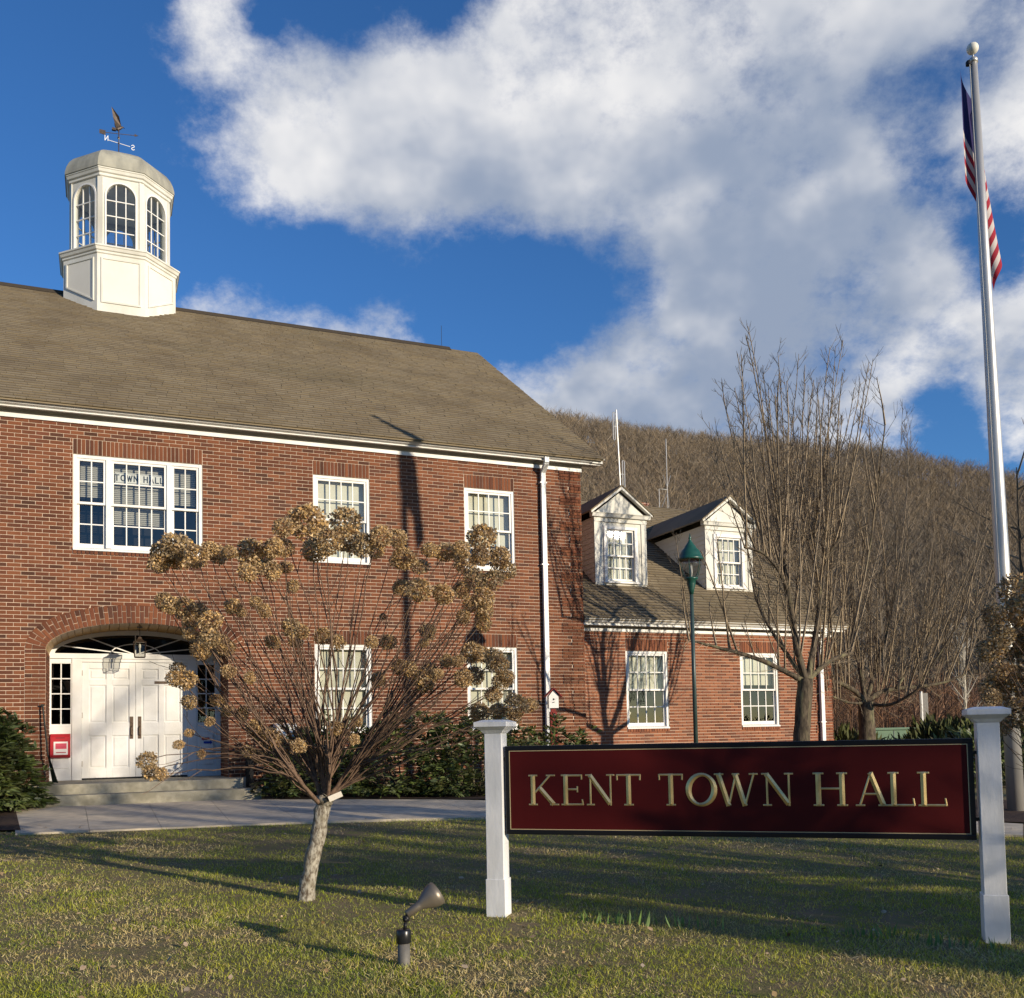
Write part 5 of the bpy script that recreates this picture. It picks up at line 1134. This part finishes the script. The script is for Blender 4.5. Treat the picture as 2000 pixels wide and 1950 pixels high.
limbs_tree('bare_tree', 'wide bare tree right of the wing corner beside the green cabinet', b2,
    [(b2 + Vector((0, 0, -.1)), .21), (at(1694, 1430, Y2), .17), (at(1692, 1395, Y2), .16), (at(1690, 1368, Y2), .18)],
    [(A(Y2, (1690, 1372), (1665, 1345, -.2), (1630, 1330, -.5), (1590, 1335, -.9), (1560, 1345, -1.2)), .09, .03, 11, (2.0, 5.2)),
     (A(Y2, (1690, 1372), (1672, 1375, -.3), (1640, 1368, -.7), (1615, 1355, -1.0)), .05, .02, 4, (.6, 2.0)),
     (A(Y2, (1692, 1372), (1715, 1352, .2), (1750, 1345, .3), (1790, 1342, .4), (1840, 1335, .5), (1885, 1318, .6)), .09, .025, 18, (2.0, 5.0)),
     (A(Y2, (1694, 1375), (1735, 1380, -.4), (1775, 1360, -.8), (1800, 1340, -1.0)), .06, .025, 9, (1.8, 4.4)),
     (A(Y2, (1690, 1370), (1680, 1310, .3), (1672, 1240, .5), (1660, 1160, .6)), .08, .04, 12, (2.4, 4.8)),
     (A(Y2, (1692, 1370), (1712, 1300, .6), (1735, 1220, .9), (1750, 1150, 1.0)), .08, .04, 14, (2.4, 4.9)),
     (A(Y2, (1750, 1345), (1800, 1270, .3), (1840, 1190, .3)), .045, .02, 9, (1.6, 3.6)),
     (A(Y2, (1790, 1342, .4), (1840, 1270, -.2), (1890, 1190, -.4)), .04, .015, 9, (1.4, 3.2))],
    0, 23, 'bare trees beside the wing', .60, .12)
# pale sapling
random.seed(5); bs = at(1888, 1430, 31.0); bs.z = 0; t = empty('sapling', bs); tag(t, 'pale-barked young tree just left of the sign\'s right post', 'tree')
f = MB(); q = smooth([(0, 0, -.05), (.0, 0, 1.2), (.03, 0, 2.4), (0, 0, 3.9)], 2); f.tube(q, taper(.055, .015, len(q)), 6)
for i in range(16): q = curve((.01, 0, .9 + i * .17), (random.uniform(-1, 1), random.uniform(-1, 1), 1.1), 1.0 - i * .035, 5, .08, .06); f.tube(q, taper(.022, .007, 6), 4)
f.build('trunk', 'birch', t)
cr = MB()
for i in range(20): shoot(cr, (0, 0, 1.4 + i * .12), (random.uniform(-1, 1), random.uniform(-1, 1), 1.3), .8, .012, .14, .3)
cr.build('crown', 'birch', t)
# ------------------------------------------------------------------ junipers and clipped hedge
def needles(name, label, c, rad, n, size, seed, group=None, material='juniper', upw=.8):
    r = np.random.default_rng(seed); t = empty(name, c); tag(t, label, 'shrub', group)
    u_ = r.normal(0, 1, (n, 3)); u_[:, 2] = np.abs(u_[:, 2]); u_ /= np.linalg.norm(u_, axis=1, keepdims=True)
    lump = 1 + .2 * np.sin(u_[:, 0] * 7 + seed) * np.cos(u_[:, 1] * 6) + .12 * np.sin(u_[:, 0] * 17 + u_[:, 2] * 13)
    O = u_ * np.array(rad) * (lump * (.45 + .55 * r.random(n) ** .45))[:, None]; D = u_ + np.array([0, 0, upw]) + r.normal(0, .45, (n, 3))
    TV = np.array([(-.09, 0, 0), (.09, 0, 0), (.13, .5, .05), (0, 1, 0), (-.13, .5, .05)]); V, Fc = inst(TV, np.array([(0, 1, 2), (0, 2, 4), (4, 2, 3)]), frames(D, r.random(n) * 6.28) * (size * (.6 + .7 * r.random(n)))[:, None, None], O)
    stuff(link('foliage', np_mesh('foliage', V, Fc, material), t)); s_ = MB(); s_.tube([(0, 0, -.05), (0, 0, rad[2] * .6)], [.05, .02], 5); s_.build('stem', 'bark', t)
GJ = 'junipers around the green cabinet'
needles('juniper', 'low juniper between the wing corner and the wide bare tree', (8.9, 26.5, 0), (1.3, .8, .75), 1500, .30, 2, GJ)
needles('juniper', 'spreading juniper right of the green cabinet', (12.3, 27.6, 0), (1.5, .9, 1.05), 2200, .30, 4, GJ)
needles('juniper', 'juniper under the pale sapling, left of the right sign post', (13.2, 26.5, 0), (1.2, .9, 1.0), 1800, .30, 6, GJ)
needles('yew_hedge', 'dark clipped evergreen behind the right sign post and flagpole', (8.6, 16.4, 0), (1.9, .8, 1.02), 4200, .16, 9, None, 'rhodo', .3)
needles('yew_hedge', 'evergreen hedge past the flagpole at the right edge', (11.6, 18.6, 0), (2.2, .9, 1.25), 4200, .18, 10, None, 'rhodo', .3)
# ------------------------------------------------------------------ daffodil shoots, leaf litter, lawn
for k, (px_, py_, n, w_) in enumerate(((1222, 1800, 34, .30), (1362, 1806, 16, .17), (1728, 1826, 24, .22), (1882, 1846, 26, .20))):
    p = ground_at(px_, py_); t = empty('daffodil_shoots', p); tag(t, ('thick row of daffodil shoots right of the left sign post', 'short sparse daffodil shoots under the middle of the sign', 'daffodil shoots under the last letters of the sign', 'daffodil shoots at the foot of the right sign post')[k], 'plant', 'daffodil shoots under the sign')
    f = MB()
    for i in range(n):
        x, y = random.uniform(-w_, w_), random.gauss(0, .035); h = random.uniform(.04, .095); d = Vector((random.gauss(0, .18), random.gauss(0, .15), 1)); a = random.random() * 3.1; cx, cy = math.cos(a) * .007, math.sin(a) * .007
        b_ = Vector((x, y - x * .33, -.02)); m_ = b_ + d * h * .6; tt = b_ + d * (h + .02) + Vector((random.gauss(0, .006), 0, 0))
        f.add([b_ + Vector((-cx, -cy, 0)), b_ + Vector((cx, cy, 0)), m_ + Vector((cx, cy, 0)), m_ + Vector((-cx, -cy, 0)), tt], [(0, 1, 2, 3), (3, 2, 4)])
    f.build('leaves', 'daffodil', t)
def vnoise(x, y, s, seed=0):
    """cheap smooth value noise on arrays"""
    r = np.random.default_rng(seed); g = r.random((64, 64)); X, Y = x * s + 100, y * s + 100; i, j = np.floor(X).astype(int), np.floor(Y).astype(int); fx, fy = X - i, Y - j; fx = fx * fx * (3 - 2 * fx); fy = fy * fy * (3 - 2 * fy)
    G = lambda a, b: g[a % 64, b % 64]
    return (G(i, j) * (1 - fx) + G(i + 1, j) * fx) * (1 - fy) + (G(i, j + 1) * (1 - fx) + G(i + 1, j + 1) * fx) * fy
def near_edge(x): return np.interp(x, [p[0] for p in near], [p[1] for p in near], left=12.3)
def grass(name, n, straw, seed, hmin, hmax, wid):
    r = np.random.default_rng(seed); y = 4.2 * (13.2 / 4.2) ** r.random(n); x = (r.random(n) * 2 - 1) * (.57 * y + .9)
    keep = (y < near_edge(x) - .01) | ((x < -6.0) & (y < 12.2))
    pat = vnoise(x, y, 1.4, 1) * .55 + vnoise(x, y, 4.2, 2) * .45
    bare = vnoise(x, y, 2.3, 14) * .6 + vnoise(x, y, 7.0, 15) * .4
    keep &= (pat < .52 + .26 * r.random(n)) if not straw else (pat > .30 + .34 * r.random(n))
    if not straw: keep &= bare < .62 + .16 * r.random(n)
    x, y, pat = x[keep], y[keep], pat[keep]; n = len(x)
    z = np.where(y < 15, -.0375 * (15 - y), 0) + .012 * np.sin(x * 2.1 + y) * np.cos(y * 1.7) - .024
    h = (hmin + (hmax - hmin) * r.random(n) ** 1.6) * (.75 + .6 * vnoise(x, y, 3.1, 5)); a = r.random(n) * 6.28
    lean = (r.random(n) ** .7) * (1.25 if not straw else 2.4); D = np.stack([np.cos(a) * lean, np.sin(a) * lean, np.ones(n)], 1)
    TV = np.array([(-.5, 0, 0), (.5, 0, 0), (.36, .55, .04), (-.36, .55, .04), (0, 1, -.14)]); M = frames(D, r.normal(0, .8, n)); S = np.stack([wid * (.7 + .6 * r.random(n)) * (1 + .05 * y), h, h], 1); M = M * S[:, :, None]
    V, Fc = inst(TV, np.array([(0, 1, 2), (0, 2, 3), (3, 2, 4)]), M, np.stack([x, y, z], 1)); return np_mesh(name, V, Fc, 'straw' if straw else 'blade')
stuff(tag(link('grass', grass('grass', 300000, False, 41, .012, .046, .0030)), 'short winter lawn grass, green with yellow patches', 'grass'))
stuff(tag(link('dead_grass', grass('dead_grass', 210000, True, 42, .014, .048, .0028)), 'matted straw-coloured dead grass through the lawn', 'grass'))
r = np.random.default_rng(77); n = 900; y = 4.5 * (13 / 4.5) ** r.random(n); x = (r.random(n) * 2 - 1) * (.56 * y + .6); ok = (vnoise(x, y, 2.3, 14) * .6 + vnoise(x, y, 7.0, 15) * .4 > .58) | (r.random(n) < .22); x, y = x[ok], y[ok]; n = len(x)
z = -.0375 * (15 - y) + .004; TV = np.array([(0, -.5, 0), (.35, -.1, .12), (.22, .4, .05), (0, .6, .15), (-.3, .3, .08), (-.33, -.15, .14)])
V, Fc = inst(TV, np.array([(0, 1, 2, 3, 4, 5)]), frames(np.stack([r.normal(0, 1, n), r.normal(0, 1, n), r.normal(0, .35, n)], 1), r.normal(0, .5, n)) * (.018 + .03 * r.random(n))[:, None, None], np.stack([x, y, z], 1))
stuff(tag(link('leaf_litter', np_mesh('leaf_litter', V, Fc, 'dry_leaf')), 'scattered dry brown leaves on the lawn', 'leaves'))
# ------------------------------------------------------------------ wooded hillside
def hillz(x, y):
    k = min(1, max(0, (y - 130) / 500)); k = k * k * (3 - 2 * k) * .5 + k * .5; a = x / max(y, 1)
    return 197 * k * (1 - .28 * min(1, max(0, (a - .06) / .5))) + (6 * math.sin(x * .021) * math.cos(y * .017) * k)
f = MB(); hx = [-260 + i * 28 for i in range(34)]; hy = [128 + i * 22 for i in range(27)]
for y in hy:
    for x in hx: f.v.append((x, y, hillz(x, y) - .1))
nx = len(hx)
for j in range(len(hy) - 1):
    for i in range(nx - 1): f.f.append((j * nx + i, j * nx + i + 1, (j + 1) * nx + i + 1, (j + 1) * nx + i)); f.m.append(0)
struct(f.build('hillside', 'hill_soil', smooth=True))
def bare_template(seed, nb, nt, spread):
    """unit-height bare tree of slim triangles"""
    r = random.Random(seed); V, T = [], []
    def sl(p, q, w0, w1=.0):
        d = (q - p).normalized(); s_ = d.cross(Vector((r.gauss(0, 1), r.gauss(0, 1), r.gauss(0, 1)))).normalized(); b = len(V)
        V.extend([p - s_ * w0, p + s_ * w0, q + s_ * w1, q - s_ * w1]); T.extend([(b, b + 1, b + 2), (b, b + 2, b + 3)] if w1 > 0 else [(b, b + 1, b + 2)])
        if w1 == 0: V.pop()
    top = Vector((r.uniform(-.04, .04), r.uniform(-.04, .04), .86)); mid = Vector((r.uniform(-.02, .02), 0, .42))
    for p, q, a, b in ((Vector((0, 0, -.03)), mid, .010, .008), (mid, top, .008, .003)): sl(p, q, a, b); sl(p, q, a, b)
    ends = []
    for i in range(nb):
        z = r.uniform(.28, .82); a = r.random() * 6.28; L = spread * (1.15 - z) * r.uniform(.8, 1.5); p = mid * (z / .42) if z < .42 else mid.lerp(top, (z - .42) / .44)
        q = p + Vector((math.cos(a) * L, math.sin(a) * L, L * r.uniform(.6, 1.5))); sl(p, q, .0045, .002); ends.append((p, q))
    ends.append((mid, top))
    for i in range(nt):
        p, q = r.choice(ends); o = p.lerp(q, r.uniform(.25, 1)); d = (q - p).normalized() + Vector((r.gauss(0, .55), r.gauss(0, .55), r.gauss(.25, .35))); sl(o, o + d.normalized() * r.uniform(.07, .19), .0024)
    return np.array([v[:] for v in V]), np.array(T)
def wood(name, label, n, ylo, yhi, hlo, hhi, seed, material, nb, nt, spread, alo=-.10, ahi=.66, power=.75, wk=1.0):
    r = np.random.default_rng(seed); Vs, Fs, b = [], [], 0
    for k in range(6):
        TV, TF = bare_template(seed * 10 + k, nb, nt, spread); m_ = n // 6; y = ylo + (yhi - ylo) * r.random(m_) ** power; x = y * (alo + (ahi - alo) * r.random(m_))
        z = np.array([hillz(a, c) for a, c in zip(x, y)]); h = hlo + (hhi - hlo) * r.random(m_); a = r.random(m_) * 6.28; c, s_ = np.cos(a), np.sin(a); Z = np.zeros(m_)
        M = np.stack([np.stack([c, s_, Z], 1), np.stack([-s_, c, Z], 1), np.stack([r.normal(0, .03, m_), Z, Z + 1], 1)], 1) * h[:, None, None]
        V, Fc = inst(TV, TF, M, np.stack([x, y, z], 1)); Vs.append(V); Fs.append(Fc + b); b += len(V)
    return stuff(tag(link(name, np_mesh(name, np.concatenate(Vs), np.concatenate(Fs), material)), label, 'woodland'))
wood('hillside_wood', 'leafless brown woodland covering the hill behind', 9000, 118, 655, 9, 19, 3, 'far_twig', 11, 84, .34)
wood('brush_thicket', 'russet leafless brush at the foot of the hill', 2400, 42, 135, 1.6, 4.2, 4, 'brush_twig', 9, 46, .38, .10, .62, 1.0)
r = np.random.default_rng(12); Vs, Fs, b_ = [], [], 0
for k in range(5):              # leafless trees across the street, seen only mirrored in the windows
    TV, TF = bare_template(90 + k, 14, 190, .32); m_ = 150; y = -95 + 30 * r.random(m_); x = -70 + 190 * r.random(m_); h = 12 + 6 * r.random(m_); a = r.random(m_) * 6.28; c_, s_ = np.cos(a), np.sin(a); Z = np.zeros(m_)
    V, Fc = inst(TV * np.array([1.5, 1.5, 1]), TF, np.stack([np.stack([c_, s_, Z], 1), np.stack([-s_, c_, Z], 1), np.stack([Z, Z, Z + 1], 1)], 1) * h[:, None, None], np.stack([x, y, Z - .4], 1)); Vs.append(V); Fs.append(Fc + b_); b_ += len(V)
stuff(tag(link('street_wood', np_mesh('street_wood', np.concatenate(Vs), np.concatenate(Fs), 'far_twig')), 'leafless trees across the street behind the viewer', 'woodland'))
random.seed(31); proto = None
for i in range(16):
    y = random.uniform(52, 110); a = (.13, .17, .21, .245, .28, .315, .335, .36, .385, .41, .43, .455, .48, .505, .53, .56)[i] + random.uniform(-.005, .005); x = a * y
    if proto is None or i in (5, 10):
        t = empty('bare_woodland_tree'); f = MB(); q = curve((0, 0, -.2), (0, 0, 1), 11, 8, .05, .1); f.tube(q, taper(.16, .02, 9), 6); cr = MB()
        f.build('trunk', 'bark', t)
        for k in range(26):
            p, d = poly_at(q, random.uniform(.25, .98)); s_ = shoot(cr, p, Vector((random.gauss(0, .8), random.gauss(0, .8), .9)), random.uniform(2, 4.2), .045, .42, 1.1, .06, .08, 6, .8, .014)
        cr.build('crown', 'far_twig', t); proto = t
    else:
        t = proto.copy(); col.objects.link(t)
        for ch in proto.children: c_ = ch.copy(); col.objects.link(c_); c_.parent = t
    t.location = (x, y, hillz(x, y)); t.rotation_euler = (0, 0, random.random() * 6.28); s_ = random.uniform(.85, 1.25); t.scale = (s_, s_, s_)
    tag(t, ('first', 'second', 'third', 'fourth', 'fifth', 'sixth', 'seventh', 'eighth', 'ninth', 'tenth', 'eleventh', 'twelfth', 'thirteenth', 'fourteenth', 'fifteenth', 'sixteenth')[i] + ' from the left of the slender bare trees at the foot of the hill', 'tree', 'bare trees at the foot of the hill')
t = proto.copy(); col.objects.link(t)
for ch in proto.children: c_ = ch.copy(); col.objects.link(c_); c_.parent = t
t.location = (18.9, 36, 0); t.scale = (1.0, 1.0, .98); tag(t, 'bare tree beyond the flagpole at the right edge', 'tree', 'bare trees at the foot of the hill')
# ------------------------------------------------------------------ street trees behind the camera whose shadows cross the lawn and wall
random.seed(8)
ST = [(21.5, -7.6, .26, 12), (26.9, -10.6, .34, 14), (26.5, -8.0, .28, 12), (33.2, -12.5, .36, 14), (38.0, -9.0, .32, 13)]
pr = None
for i, (x, y, r_, h) in enumerate(ST):
    t = empty('street_tree', (x, y, -.4)); tag(t, ('nearest', 'second', 'third', 'fourth', 'farthest')[i] + ' bare street tree standing to the right behind the viewer', 'tree', 'street trees shading the lawn')
    f = MB(); q = curve((0, 0, -.2), (random.gauss(0, .05), 0, 1), h * .85, 8, .06, .1); f.tube(q, taper(r_, .05, 9), 10); cr = MB()
    for k in range(20):
        p, d = poly_at(q, random.uniform(.24, .98)); l = random.uniform(2.0, 4.6) * h / 12; qq = curve(p, Vector((random.gauss(0, .9), random.gauss(0, .9), .75)), l, 6, .10, .05); cr.tube(qq, taper(.075, .016, 7), 5)
        twigs(cr, qq, .016, 1.5, .4, sub=.9)
    f.build('trunk', 'bark', t); cr.build('crown', 'twig', t)
needles('shade_evergreen', 'narrow upright evergreen added out of view to shade the sign and lawn', (8.45, 1.1, -.4), (.34, .34, 3.1), 2300, .17, 51, 'added evergreens beside the viewer', 'rhodo', 1.2)  # unseen evergreens added, height and gaps set for the shadow band at the sign
needles('shade_evergreen', 'taller of two upright evergreens added out of view to shade the lawn', (9.95, 1.05, -.4), (.36, .36, 3.7), 2500, .17, 52, 'added evergreens beside the viewer', 'rhodo', 1.2)
random.seed(19); t = empty('ornamental_tree', (9.4, 3.4, gz(3.4))); tag(t, 'low spreading bare ornamental tree to the right of the viewer', 'tree')
f = MB(); f.tube(smooth([(0, 0, -.1), (.05, 0, .8), (0, .05, 1.6)], 2), [.11, .10, .095, .09, .09, .085][:len(smooth([(0, 0, -.1), (.05, 0, .8), (0, .05, 1.6)], 2))], 9); f.build('trunk', 'bark', t); cr = MB()
for k in range(22):
    a = random.random() * 6.28; q = curve((0, .05, random.uniform(1.3, 2.0)), (math.cos(a), math.sin(a), random.uniform(.1, .9)), random.uniform(1.4, 2.6), 6, .16, .03); cr.tube(q, taper(.045, .010, 7), 5); twigs(cr, q, .009, .8, .22, sub=.9)
cr.build('crown', 'twig', t)
